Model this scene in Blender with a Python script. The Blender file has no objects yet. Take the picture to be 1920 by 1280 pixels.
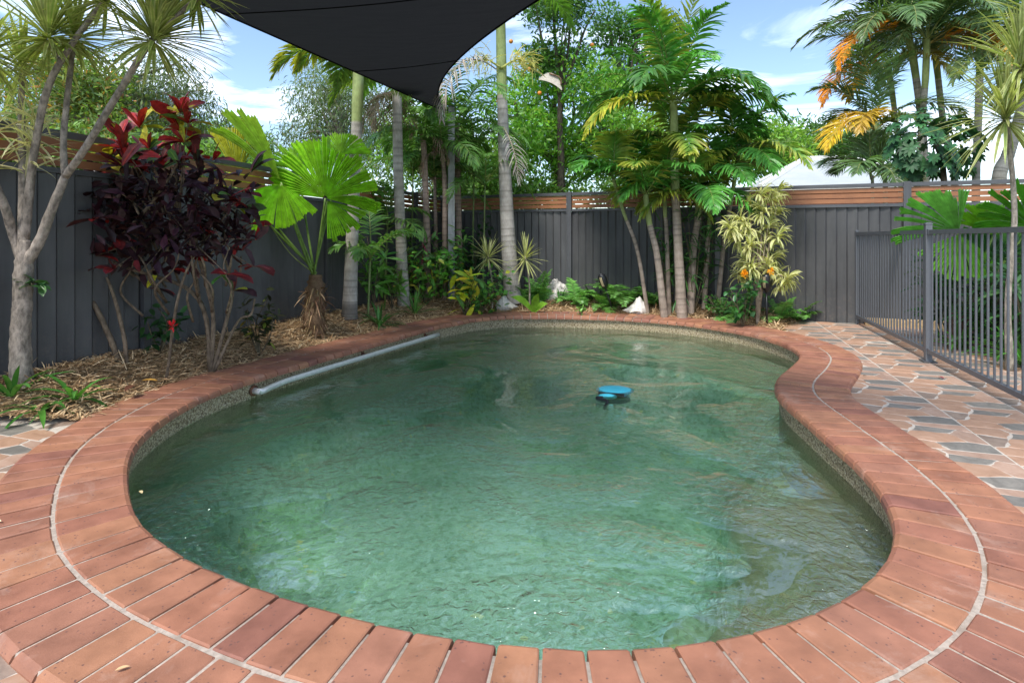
import bpy, math, random
import numpy as np
from mathutils import Vector, Matrix
R = math.radians
rng = np.random.default_rng(7)
random.seed(7)
scene = bpy.context.scene
col = scene.collection

# ------------------------------------------------------------------ camera
F, CX, CY, H = 1050.0, 960.0, 446.0, 1.13      # pixels of the 1920 px wide photograph, metres
cam_d = bpy.data.cameras.new('camera')
cam = bpy.data.objects.new('camera', cam_d)
col.objects.link(cam)
cam.location = (0, 0, H)
cam.rotation_euler = (R(90), 0, 0)
cam_d.sensor_width = 36.0
cam_d.lens = F / 1920 * 36.0
cam_d.shift_y = -(640 - CY) / 1920
cam_d.clip_start = 0.02
cam_d.clip_end = 2000
scene.camera = cam

# ------------------------------------------------------------------ light
SUN_EL, SUN_AZ = R(56), R(208)     # azimuth clockwise from +Y: the sun stands high, behind and left of the camera
SUN_STRENGTH, SKY_STRENGTH, EXPOSURE = 2.6, 0.145, 0.88
w = bpy.data.worlds.new('World')
scene.world = w
w.use_nodes = True
nt = w.node_tree
nt.nodes.clear()
def nd(tree, t, **kw):
    n = tree.nodes.new(t)
    for k, v in kw.items():
        setattr(n, k, v)
    return n
sky = nd(nt, 'ShaderNodeTexSky', sky_type='NISHITA', sun_disc=False)
sky.sun_elevation = SUN_EL
sky.sun_rotation = SUN_AZ
sky.air_density, sky.dust_density, sky.ozone_density = 1.0, 0.6, 1.6
tc = nd(nt, 'ShaderNodeTexCoord')
mp = nd(nt, 'ShaderNodeMapping')
mp.inputs['Scale'].default_value = (1.1, 1.5, 4.2)
mp.inputs['Rotation'].default_value = (0.12, 0.1, 0.5)
nz = nd(nt, 'ShaderNodeTexNoise')
nz.inputs['Scale'].default_value = 2.3
nz.inputs['Detail'].default_value = 9
nz.inputs['Roughness'].default_value = 0.58
nz.inputs['Distortion'].default_value = 0.5
rp = nd(nt, 'ShaderNodeValToRGB')
rp.color_ramp.elements[0].position, rp.color_ramp.elements[1].position = 0.49, 0.86
mxs = nd(nt, 'ShaderNodeMixRGB')
mxs.inputs[2].default_value = (13.0, 13.4, 14.0, 1)
bg = nd(nt, 'ShaderNodeBackground')
bg.inputs['Strength'].default_value = SKY_STRENGTH
wo = nd(nt, 'ShaderNodeOutputWorld')
lk = nt.links.new
lk(tc.outputs['Generated'], mp.inputs['Vector']); lk(mp.outputs[0], nz.inputs['Vector'])
lk(nz.outputs['Fac'], rp.inputs[0]); lk(rp.outputs[0], mxs.inputs[0])
lk(sky.outputs[0], mxs.inputs[1]); lk(mxs.outputs[0], bg.inputs['Color']); lk(bg.outputs[0], wo.inputs['Surface'])

sd = bpy.data.lights.new('sun', 'SUN')
sd.energy, sd.angle, sd.color = SUN_STRENGTH, R(16), (1.0, 0.965, 0.91)
so = bpy.data.objects.new('sun', sd)
col.objects.link(so)
sdir = Vector((math.sin(SUN_AZ) * math.cos(SUN_EL), math.cos(SUN_AZ) * math.cos(SUN_EL), math.sin(SUN_EL)))
so.rotation_euler = sdir.to_track_quat('Z', 'Y').to_euler()
so.location = sdir * 30

scene.view_settings.view_transform = 'Standard'
scene.view_settings.look = 'None'
scene.view_settings.exposure = EXPOSURE
scene.view_settings.gamma = 1.0
scene.view_settings.use_curve_mapping = False
scene.render.engine = 'CYCLES'
scene.cycles.use_denoising = True
scene.cycles.max_bounces = 8
scene.cycles.diffuse_bounces = 3
scene.cycles.transparent_max_bounces = 12
scene.cycles.sample_clamp_indirect = 6.0

# ------------------------------------------------------------------ helpers
def gp(px, py, z=0.0):
    Y = (H - z) * F / (py - CY)
    return np.array([(px - CX) / F * Y, Y, z])
def at(px, py, Y):
    return np.array([(px - CX) / F * Y, Y, H - (py - CY) / F * Y])
def unit(v):
    v = np.asarray(v, float)
    return v / np.maximum(np.linalg.norm(v, axis=-1, keepdims=True), 1e-9)
def sstep(x):
    x = np.clip(x, 0, 1)
    return x * x * (3 - 2 * x)

def tag(o, label=None, cat=None, group=None, kind=None):
    if label: o['label'] = label
    if cat: o['category'] = cat
    if group: o['group'] = group
    if kind: o['kind'] = kind
    return o
def empty(name, loc, label=None, cat=None, group=None, kind=None):
    o = bpy.data.objects.new(name, None)
    o.empty_display_size = 0.1
    col.objects.link(o)
    o.location = tuple(loc)
    return tag(o, label, cat, group, kind)

class Geo:
    """collects vertices (world space), faces, colours; build() links them as ONE mesh object"""
    def __init__(s):
        s.v, s.q, s.t, s.c, s.qm, s.tm, s.n = [], [], [], [], [], [], 0
    def add(s, v, quads=None, tris=None, c=(.5, .5, .5), m=0):
        v = np.asarray(v, float).reshape(-1, 3)
        s.v.append(v)
        c = np.asarray(c, float)
        s.c.append(np.broadcast_to(c, (len(v), 3)) if c.ndim < 2 else c.reshape(-1, 3))
        if quads is not None and len(quads):
            q = np.asarray(quads, int).reshape(-1, 4) + s.n
            s.q.append(q); s.qm.append(np.full(len(q), m))
        if tris is not None and len(tris):
            t = np.asarray(tris, int).reshape(-1, 3) + s.n
            s.t.append(t); s.tm.append(np.full(len(t), m))
        s.n += len(v)
        return s
    def mesh(s, name, mats, smooth=True, origin=None):
        me = bpy.data.meshes.new(name)
        V = np.vstack(s.v)
        if origin is not None: V = V - np.asarray(origin, float)
        q = np.vstack(s.q) if s.q else np.zeros((0, 4), int)
        t = np.vstack(s.t) if s.t else np.zeros((0, 3), int)
        me.vertices.add(len(V)); me.vertices.foreach_set('co', V.astype(np.float32).ravel())
        nl = len(q) * 4 + len(t) * 3
        me.loops.add(nl); me.loops.foreach_set('vertex_index', np.concatenate([q.ravel(), t.ravel()]).astype(np.int32))
        me.polygons.add(len(q) + len(t))
        st = np.concatenate([np.arange(len(q)) * 4, len(q) * 4 + np.arange(len(t)) * 3])
        me.polygons.foreach_set('loop_start', st.astype(np.int32))
        me.polygons.foreach_set('material_index', np.concatenate(s.qm + s.tm).astype(np.int32))
        me.polygons.foreach_set('use_smooth', np.full(len(q) + len(t), smooth))
        me.update(calc_edges=True)
        ca = me.color_attributes.new('col', 'FLOAT_COLOR', 'POINT')
        C = np.ones((len(V), 4), np.float32); C[:, :3] = np.vstack(s.c)
        ca.data.foreach_set('color', C.ravel())
        for m in (mats if isinstance(mats, (list, tuple)) else [mats]):
            me.materials.append(m)
        return me
    def build(s, name, mats, parent=None, smooth=True):
        org = np.array(parent.location) if parent is not None else None
        if parent is not None and parent.parent is not None:
            org = org + np.array(parent.parent.location)
        o = bpy.data.objects.new(name, s.mesh(name, mats, smooth, org))
        col.objects.link(o)
        if parent is not None: o.parent = parent
        return o

def frame(d, up=(0, 0, 1)):
    d = unit(d); up = np.asarray(up, float)
    if abs(np.dot(d, up)) > .97: up = np.array([1., 0, 0])
    s = unit(np.cross(d, up)); return d, s, np.cross(s, d)

def smooth_path(P, n):
    P = np.asarray(P, float)
    if len(P) < 3:
        t = np.linspace(0, 1, n)[:, None]; return P[0] * (1 - t) + P[-1] * t
    Q = np.vstack([2 * P[0] - P[1], P, 2 * P[-1] - P[-2]])
    out = []
    for u in np.linspace(0, len(P) - 1 - 1e-6, n):
        i = int(u); f = u - i
        a, b, c, d = Q[i:i + 4]
        out.append(.5 * ((2 * b) + (c - a) * f + (2 * a - 5 * b + 4 * c - d) * f * f + (3 * b - a - 3 * c + d) * f ** 3))
    return np.array(out)

def tube(g, P, r, sides=8, c=(.4, .35, .3), m=0, cap=True, jitter=0, cfun=None):
    P = np.asarray(P, float); n = len(P)
    r = np.broadcast_to(np.asarray(r, float), (n,)) if np.ndim(r) == 0 or len(np.atleast_1d(r)) == n else np.interp(np.linspace(0, 1, n), np.linspace(0, 1, len(r)), r)
    T = unit(np.gradient(P, axis=0))
    up = np.array([0., 1, 0]) if abs(T[:, 1]).mean() < .8 else np.array([1., 0, 0])
    S = unit(np.cross(T, up)); U = np.cross(S, T)
    a = np.arange(sides) / sides * 2 * np.pi
    rr = r[:, None] * (1 + (rng.normal(0, jitter, (n, sides)) if jitter else 0) * np.ones((n, sides)))
    V = P[:, None] + rr[..., None] * (np.cos(a)[None, :, None] * S[:, None] + np.sin(a)[None, :, None] * U[:, None])
    i = np.arange(n - 1)[:, None] * sides; j = np.arange(sides)[None]; k = (j + 1) % sides
    q = np.stack([i + j, i + k, i + sides + k, i + sides + j], -1).reshape(-1, 4)
    C = np.asarray(c, float)
    if cfun is not None:
        C = np.repeat(cfun(np.linspace(0, 1, n), V), 1, 0).reshape(-1, 3) if cfun(np.linspace(0, 1, n), V).ndim == 3 else np.repeat(cfun(np.linspace(0, 1, n), V), sides, 0)
    g.add(V.reshape(-1, 3), q, c=C, m=m)
    if cap:
        base = g.n - n * sides
        for ring, fl in ((0, True), (n - 1, False)):
            ids = base + ring * sides + np.arange(sides)
            ctr = g.n
            g.add([P[ring]], c=C if C.ndim < 2 else C[ring * sides], m=m)
            idx = np.stack([np.full(sides, ctr), ids, np.roll(ids, -1)], -1)
            if fl: idx = idx[:, ::-1]
            g.t.append(idx); g.tm.append(np.full(sides, m))
    return g

def box(g, p, ex, ey, ez, c=(.5, .5, .5), m=0, bev=0):
    """box with centre p and half-axis vectors ex, ey, ez"""
    p, ex, ey, ez = (np.asarray(x, float) for x in (p, ex, ey, ez))
    V = np.array([p + sx * ex + sy * ey + sz * ez for sz in (-1, 1) for sy in (-1, 1) for sx in (-1, 1)])
    q = [(0, 2, 3, 1), (4, 5, 7, 6), (0, 1, 5, 4), (2, 6, 7, 3), (0, 4, 6, 2), (1, 3, 7, 5)]
    return g.add(V, q, c=c, m=m)

PROF_LEAF = [0.12, .75, 1.0, .8, 0.03]
PROF_STRAP = [.6, 1.0, 1.0, .8, 0.04]
PROF_ROUND = [.1, .85, 1.0, .85, .1]
def strips(g, P0, D, N, L, W, droop=0.0, segs=3, prof=PROF_LEAF, fold=0.0, c=(.1, .2, .05), ctip=None, m=0, curl=None, stripe=None):
    """M leaf blades at once: base points P0, directions D, face normals N"""
    P0 = np.atleast_2d(np.asarray(P0, float)); M = len(P0)
    D = unit(np.broadcast_to(np.asarray(D, float), (M, 3))); N = np.broadcast_to(np.asarray(N, float), (M, 3))
    L = np.broadcast_to(np.asarray(L, float), (M,)); W = np.broadcast_to(np.asarray(W, float), (M,))
    dr = np.broadcast_to(np.asarray(droop, float), (M,))
    pr = np.interp(np.linspace(0, 1, segs + 1), np.linspace(0, 1, len(prof)), prof)
    side = unit(np.cross(D, N)); p = P0.copy(); d = D.copy()
    rows, ctr = [], []
    for k in range(segs + 1):
        s = unit(np.cross(d, np.cross(side, d))); s = side - d * np.sum(side * d, 1, keepdims=True); s = unit(s)
        n = np.cross(s, d)
        hw = (W * pr[k] * .5)[:, None]
        if fold:
            rows.append(np.stack([p - s * hw + n * hw * fold, p, p + s * hw + n * hw * fold], 1))
        else:
            rows.append(np.stack([p - s * hw, p + s * hw], 1))
        p = p + d * (L / segs)[:, None]
        d = unit(d + np.array([0, 0, -1.0]) * (dr / segs)[:, None])
    V = np.stack(rows, 1); nc = V.shape[2]
    c = np.asarray(c, float); c = np.broadcast_to(c, (M, 3))
    ct = c if ctip is None else np.broadcast_to(np.asarray(ctip, float), (M, 3))
    t = np.linspace(0, 1, segs + 1)[None, :, None]
    Cc = c[:, None] * (1 - t) + ct[:, None] * t
    C = np.repeat(Cc[:, :, None], nc, 2)
    if stripe is not None and nc == 3:
        C = C.copy(); C[:, :, 0] = stripe; C[:, :, 2] = stripe
    b = (np.arange(M) * (segs + 1) * nc)[:, None, None]
    r = (np.arange(segs) * nc)[None, :, None]; j = np.arange(nc - 1)[None, None]
    q = np.stack([b + r + j, b + r + j + 1, b + r + nc + j + 1, b + r + nc + j], -1).reshape(-1, 4)
    g.add(V.reshape(-1, 3), q, c=C.reshape(-1, 3), m=m)
    return g
def vary(c, n, s=.2, hue=.1):
    c = np.asarray(c, float)
    k = np.exp(rng.normal(0, s, (n, 1))); h = 1 + rng.normal(0, hue, (n, 3))
    return np.clip(c * k * h, 0.002, .9)
def rand_dirs(n):
    return unit(rng.normal(0, 1, (n, 3)))

# ------------------------------------------------------------------ materials
def new_mat(name):
    m = bpy.data.materials.new(name); m.use_nodes = True
    t = m.node_tree; t.nodes.clear()
    return m, t, t.links.new
def principled(t, **kw):
    b = nd(t, 'ShaderNodeBsdfPrincipled')
    for k, v in kw.items():
        b.inputs[k.replace('_', ' ')].default_value = v
    return b
def noise(t, scale, detail=4, rough=.55, vec=None, dist=0):
    n = nd(t, 'ShaderNodeTexNoise')
    n.inputs['Scale'].default_value = scale; n.inputs['Detail'].default_value = detail
    n.inputs['Roughness'].default_value = rough; n.inputs['Distortion'].default_value = dist
    if vec is not None: t.links.new(vec, n.inputs['Vector'])
    return n
def ramp(t, fac, stops):
    r = nd(t, 'ShaderNodeValToRGB')
    while len(r.color_ramp.elements) < len(stops): r.color_ramp.elements.new(.5)
    for e, (p, c) in zip(r.color_ramp.elements, stops):
        e.position = p; e.color = (*c, 1) if len(c) == 3 else c
    t.links.new(fac, r.inputs[0]); return r
def mixc(t, mode, fac, a, b):
    m = nd(t, 'ShaderNodeMixRGB', blend_type=mode)
    for i, x in ((0, fac), (1, a), (2, b)):
        if hasattr(x, 'is_linked') or hasattr(x, 'links'): t.links.new(x, m.inputs[i])
        else: m.inputs[i].default_value = x if i == 0 else (*x, 1)
    return m
def bump(t, h, strength, dist=.01):
    b = nd(t, 'ShaderNodeBump'); b.inputs['Strength'].default_value = strength; b.inputs['Distance'].default_value = dist
    t.links.new(h, b.inputs['Height']); return b
def pos(t):
    return nd(t, 'ShaderNodeNewGeometry').outputs['Position']
def objc(t):
    return nd(t, 'ShaderNodeTexCoord').outputs['Object']

def leaf_mat(name, rough=.42, trans=.3, spec=.5, noise_s=14, amp=.35, gain=1.25):
    m, t, l = new_mat(name)
    a = nd(t, 'ShaderNodeAttribute', attribute_name='col')
    n = noise(t, noise_s, 3, vec=pos(t))
    rr = ramp(t, n.outputs['Fac'], [(.3, (gain * (1 - amp),) * 3), (.7, (gain * (1 + amp * .6),) * 3)])
    c = mixc(t, 'MULTIPLY', 1.0, a.outputs['Color'], rr.outputs[0])
    b = principled(t, Roughness=rough, Specular_IOR_Level=spec)
    l(c.outputs[0], b.inputs['Base Color'])
    tr = nd(t, 'ShaderNodeBsdfTranslucent')
    tc_ = mixc(t, 'MULTIPLY', 1.0, c.outputs[0], (1.35, 1.45, .6))
    l(tc_.outputs[0], tr.inputs['Color'])
    mx = nd(t, 'ShaderNodeMixShader'); mx.inputs[0].default_value = trans
    l(b.outputs[0], mx.inputs[1]); l(tr.outputs[0], mx.inputs[2])
    o = nd(t, 'ShaderNodeOutputMaterial'); l(mx.outputs[0], o.inputs['Surface'])
    return m
def bark_mat(name, scale=30, strength=.6, rough=.85, zs=1.0, amp=.5):
    m, t, l = new_mat(name)
    a = nd(t, 'ShaderNodeAttribute', attribute_name='col')
    mpn = nd(t, 'ShaderNodeMapping'); mpn.inputs['Scale'].default_value = (1, 1, zs); l(pos(t), mpn.inputs[0])
    n = noise(t, scale, 6, .65, mpn.outputs[0])
    rr = ramp(t, n.outputs['Fac'], [(.28, (1 - amp,) * 3), (.72, (1 + amp * .5,) * 3)])
    n2 = noise(t, 5, 3, .6, pos(t))
    r2 = ramp(t, n2.outputs['Fac'], [(.35, (.75, .75, .72)), (.65, (1.1, 1.1, 1.1))])
    c = mixc(t, 'MULTIPLY', 1.0, a.outputs['Color'], rr.outputs[0]); c = mixc(t, 'MULTIPLY', 1.0, c.outputs[0], r2.outputs[0])
    b = principled(t, Roughness=rough, Specular_IOR_Level=.25)
    l(c.outputs[0], b.inputs['Base Color'])
    bp = bump(t, n.outputs['Fac'], strength, .01); l(bp.outputs[0], b.inputs['Normal'])
    o = nd(t, 'ShaderNodeOutputMaterial'); l(b.outputs[0], o.inputs['Surface'])
    return m
def plain_mat(name, color, rough=.5, metallic=0.0, nscale=20, amp=.12, bstr=.1, spec=.5, stain=None):
    m, t, l = new_mat(name)
    n = noise(t, nscale, 5, .6, pos(t))
    rr = ramp(t, n.outputs['Fac'], [(.3, tuple(x * (1 - amp) for x in color)), (.7, tuple(min(1, x * (1 + amp)) for x in color))])
    cc = rr.outputs[0]
    if stain:
        n3 = noise(t, stain[0], 4, .6, pos(t))
        fr = ramp(t, n3.outputs['Fac'], [(stain[1], (0, 0, 0)), (stain[1] + .12, (1, 1, 1))])
        cc = mixc(t, 'MIX', fr.outputs[0], cc, stain[2]).outputs[0]
    b = principled(t, Roughness=rough, Metallic=metallic, Specular_IOR_Level=spec)
    l(cc, b.inputs['Base Color'])
    if bstr:
        bp = bump(t, n.outputs['Fac'], bstr, .004); l(bp.outputs[0], b.inputs['Normal'])
    o = nd(t, 'ShaderNodeOutputMaterial'); l(b.outputs[0], o.inputs['Surface'])
    return m

M_leaf = leaf_mat('leaf')
M_gloss = leaf_mat('glossy_leaf', rough=.36, trans=.26, spec=.4)
M_dark = leaf_mat('dark_leaf', rough=.5, trans=.12, spec=.22)
M_far = leaf_mat('tree_leaf', rough=.5, trans=.38, noise_s=2.5, amp=.3)
M_croton = leaf_mat('croton_leaf', rough=.42, trans=.2, spec=.28, noise_s=30, amp=.45, gain=1.1)
M_bark = bark_mat('bark', 34, 1.0, amp=.75, zs=.5)
M_palmbark = bark_mat('palm_bark', 40, .3, zs=.35, amp=.22)
M_dry = bark_mat('dry_fibre', 60, .5, amp=.4)
# ------------------------------------------------------------------ pool outline (coping edge traced on the ground plane)
INNER_PX = [(960,591.5),(1060,592),(1150,594.4),(1220,598.5),(1290,604.8),(1320,608.5),(1377,617.5),(1420,626),(1463,640),(1487,650),(1501,661.7),(1500,668),(1487,682),(1470,695),(1458,703),(1452,713),(1450,720),(1451,728),(1458,742),(1470,752),(1483,763),(1500,777),(1517,791),(1558,827),(1580,843),(1617,878),(1639,902),(1655,924.5),(1669,949),(1677.6,971),(1680,1000),(1675.5,1024),(1661,1050),(1635,1081),(1596,1111),(1554,1134),(1505,1152),(1440,1172),(1400,1185),(1306,1200.5),(1228,1209),(1134,1211),(1056,1210),(965,1204.7),(887,1197),(814,1185),(728,1169),(663,1153.6),(593,1133),(525,1110),(475.5,1094),(415.6,1073),(376,1058),(313,1017),(279,994.6),(258,972),(245,935.7),(240,899.5),(240,868),(249,836),(274,806.5),(308,781.6),(344.5,758),(385,738.5),(430.6,722.7),(454.6,713.5),(480.6,706),(505.6,698),(529.6,691.7),(575,679),(612.5,667),(651,657),(713.5,639),(741.7,632),(778,621.5),(821,610),(850,605),(884,597.5),(923,594)]
def resample(P, n):
    Q = np.vstack([P, P[:1]]); s = np.concatenate([[0], np.cumsum(np.linalg.norm(np.diff(Q, axis=0), axis=1))])
    u = np.linspace(0, s[-1], n, endpoint=False)
    return np.stack([np.interp(u, s, Q[:, k]) for k in range(2)], 1), s[-1]
pool, _ = resample(np.array([gp(*p)[:2] for p in INNER_PX]), 1200)
kk = np.exp(-.5 * (np.arange(-40, 41) / 9.0) ** 2); kk /= kk.sum()
for k in range(2):
    pool[:, k] = np.convolve(np.concatenate([pool[-40:, k], pool[:, k], pool[:40, k]]), kk, 'valid')
pool, PERIM = resample(pool, 1200)
def normals(P):
    T = unit(np.roll(P, -1, 0) - np.roll(P, 1, 0)); return np.stack([-T[:, 1], T[:, 0]], 1)   # clockwise trace: outward
PN = normals(pool)
if np.dot(PN[0], [0, 1]) < 0: PN = -PN
PNs = PN.copy()
for k in range(2):
    PNs[:, k] = np.convolve(np.concatenate([PN[-40:, k], PN[:, k], PN[:40, k]]), kk, 'valid')
PNs = unit(PNs)
def offs(d): return pool + PNs * d
def pool_at(s, d):
    """point at arc length s, distance d outside the water-side edge"""
    i = (np.asarray(s) / PERIM * 1200) % 1200
    a = i.astype(int) if hasattr(i, 'astype') else int(i); f = (i - a)
    a = a % 1200; b = (a + 1) % 1200
    f = np.asarray(f)[..., None]
    p = pool[a] * (1 - f) + pool[b] * f; n = PNs[a] * (1 - f) + PNs[b] * f
    return p + n * d, n
def sdist(XY):
    """signed distance to the pool edge, positive outside"""
    XY = np.asarray(XY, float); P = pool[::4]; Q = np.roll(P, -1, 0); out = np.empty(len(XY))
    for i in range(0, len(XY), 4000):
        x = XY[i:i + 4000][:, None]; e = (Q - P)[None]; t = np.clip(((x - P) * e).sum(-1) / (e * e).sum(-1), 0, 1)
        d = np.linalg.norm(x - (P + e * t[..., None]), axis=-1).min(1)
        yi, yj = P[None, :, 1], Q[None, :, 1]
        cr = ((yi > x[..., 1]) != (yj > x[..., 1])) & (x[..., 0] < (Q[None, :, 0] - P[None, :, 0]) * (x[..., 1] - yi) / (yj - yi + 1e-12) + P[None, :, 0])
        out[i:i + 4000] = np.where(cr.sum(1) % 2 == 1, -d, d)
    return out

# fence lines
LP, LD = np.array([-3.465, 3.79]), unit([.306, .952])          # left fence, running away from the camera
BP, BD = np.array([.186, 9.75]), unit([.903, -.429])           # back fence, running to the right
WATER = -0.175

# ------------------------------------------------------------------ surface materials
def brick_material(name, hueshift=0.0):
    m, t, l = new_mat(name)
    oi = nd(t, 'ShaderNodeObjectInfo')
    cr = ramp(t, oi.outputs['Random'], [(0, (.345, .150, .090)), (.2, (.385, .180, .104)), (.38, (.32, .138, .090)), (.55, (.41, .198, .108)), (.68, (.275, .118, .086)), (.82, (.37, .168, .098)), (1.0, (.335, .158, .104))])
    n1 = noise(t, 6, 4, .6, pos(t))
    r1 = ramp(t, n1.outputs['Fac'], [(.28, (.64, .61, .61)), (.72, (1.10, 1.06, 1.04))])
    c = mixc(t, 'MULTIPLY', 1.0, cr.outputs[0], r1.outputs[0])
    v = nd(t, 'ShaderNodeTexVoronoi'); v.inputs['Scale'].default_value = 62; v.inputs['Randomness'].default_value = 1.0; l(pos(t), v.inputs['Vector'])
    n2 = noise(t, 22, 2, .5, pos(t))
    add = nd(t, 'ShaderNodeMath', operation='ADD'); n9 = noise(t, 130, 2, .6, pos(t)); vv = nd(t, 'ShaderNodeMath', operation='MULTIPLY_ADD'); l(n9.outputs['Fac'], vv.inputs[0]); vv.inputs[1].default_value = .45; vv.inputs[2].default_value = -.20; ad0 = nd(t, 'ShaderNodeMath', operation='ADD'); l(v.outputs['Distance'], ad0.inputs[0]); l(vv.outputs[0], ad0.inputs[1]); l(ad0.outputs[0], add.inputs[0])
    r2m = ramp(t, n2.outputs['Fac'], [(.42, (.5, .5, .5)), (.58, (0, 0, 0))]); l(r2m.outputs[0], add.inputs[1])
    sp = ramp(t, add.outputs[0], [(.17, (.9, .9, .9)), (.30, (0, 0, 0))])
    c = mixc(t, 'MIX', sp.outputs[0], c.outputs[0], (.13, .065, .055))
    n3 = noise(t, 3.2, 6, .7, pos(t), .6)
    chalk = ramp(t, n3.outputs['Fac'], [(.56, (0, 0, 0)), (.78, (.42, .42, .42))])
    c = mixc(t, 'MIX', chalk.outputs[0], c.outputs[0], (.60, .44, .36))
    nf = noise(t, 160, 3, .6, pos(t))
    b = principled(t, Roughness=.62, Specular_IOR_Level=.35)
    l(c.outputs[0], b.inputs['Base Color'])
    rrg = ramp(t, n1.outputs['Fac'], [(.3, (.5, .5, .5)), (.7, (.72, .72, .72))]); l(rrg.outputs[0], b.inputs['Roughness'])
    hs = mixc(t, 'MIX', .45, nf.outputs['Fac'], n1.outputs['Fac'])
    bp = bump(t, hs.outputs[0], .35, .004); l(bp.outputs[0], b.inputs['Normal'])
    o = nd(t, 'ShaderNodeOutputMaterial'); l(b.outputs[0], o.inputs['Surface'])
    return m
M_brick = brick_material('terracotta_brick')
M_mortar = plain_mat('mortar', (.40, .335, .275), .9, nscale=60, amp=.25, bstr=.5, spec=.2, stain=(7, .55, (.3, .24, .19)))

def pebble_material():
    m, t, l = new_mat('pebblecrete')
    v = nd(t, 'ShaderNodeTexVoronoi'); v.inputs['Scale'].default_value = 95; l(pos(t), v.inputs['Vector'])
    r = ramp(t, v.outputs['Color'], [(.0, (.30, .225, .12)), (.35, (.44, .36, .22)), (.65, (.58, .50, .35)), (.9, (.19, .13, .07)), (1, (.66, .6, .47))])
    e = ramp(t, v.outputs['Distance'], [(.25, (1, 1, 1)), (.75, (.35, .32, .28))])
    c = mixc(t, 'MULTIPLY', 1.0, r.outputs[0], e.outputs[0])
    # wall colour turns greener with depth below the water line
    sx = nd(t, 'ShaderNodeSeparateXYZ'); l(pos(t), sx.inputs[0])
    mr = nd(t, 'ShaderNodeMapRange'); mr.inputs[1].default_value = WATER + .03; mr.inputs[2].default_value = WATER - .28
    l(sx.outputs['Z'], mr.inputs[0])
    n = noise(t, 4, 4, .6, pos(t))
    gr = ramp(t, n.outputs['Fac'], [(.3, (.18, .26, .13)), (.7, (.27, .37, .21))])
    c2 = mixc(t, 'MIX', mr.outputs[0], c.outputs[0], gr.outputs[0])
    b = principled(t, Roughness=.8, Specular_IOR_Level=.3)
    l(c2.outputs[0], b.inputs['Base Color'])
    bp = bump(t, v.outputs['Distance'], .8, -.006); l(bp.outputs[0], b.inputs['Normal'])
    o = nd(t, 'ShaderNodeOutputMaterial'); l(b.outputs[0], o.inputs['Surface'])
    return m
M_pebble = pebble_material()
def floor_material():
    m, t, l = new_mat('pool_floor_pebble')
    n = noise(t, 1.1, 5, .65, pos(t), .5)
    r = ramp(t, n.outputs['Fac'], [(.30, (.23, .45, .33)), (.5, (.36, .61, .47)), (.70, (.48, .75, .61))])
    v = nd(t, 'ShaderNodeTexVoronoi'); v.inputs['Scale'].default_value = 26; l(pos(t), v.inputs['Vector'])
    vr = ramp(t, v.outputs['Color'], [(0, (.5, .58, .45)), (.3, (.78, .85, .75)), (.5, (1, 1, 1)), (.86, (1.05, 1.1, 1.0)), (.92, (1.7, 1.15, .55)), (.965, (.45, 1.15, 1.7))])
    vr.color_ramp.interpolation = 'CONSTANT'
    c = mixc(t, 'MULTIPLY', 1.0, r.outputs[0], vr.outputs[0])
    sx = nd(t, 'ShaderNodeSeparateXYZ'); l(pos(t), sx.inputs[0])
    mr = nd(t, 'ShaderNodeMapRange'); mr.inputs[1].default_value = -.62; mr.inputs[2].default_value = -.40
    l(sx.outputs['Z'], mr.inputs[0])
    n2 = noise(t, 9, 5, .65, pos(t))
    br = ramp(t, n2.outputs['Fac'], [(.3, (.15, .15, .08)), (.55, (.24, .23, .13)), (.75, (.34, .31, .2))])
    c = mixc(t, 'MIX', mr.outputs[0], c.outputs[0], br.outputs[0])
    b = principled(t, Roughness=.85, Specular_IOR_Level=.2)
    l(c.outputs[0], b.inputs['Base Color'])
    o = nd(t, 'ShaderNodeOutputMaterial'); l(b.outputs[0], o.inputs['Surface'])
    return m
M_floor = floor_material()
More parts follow.
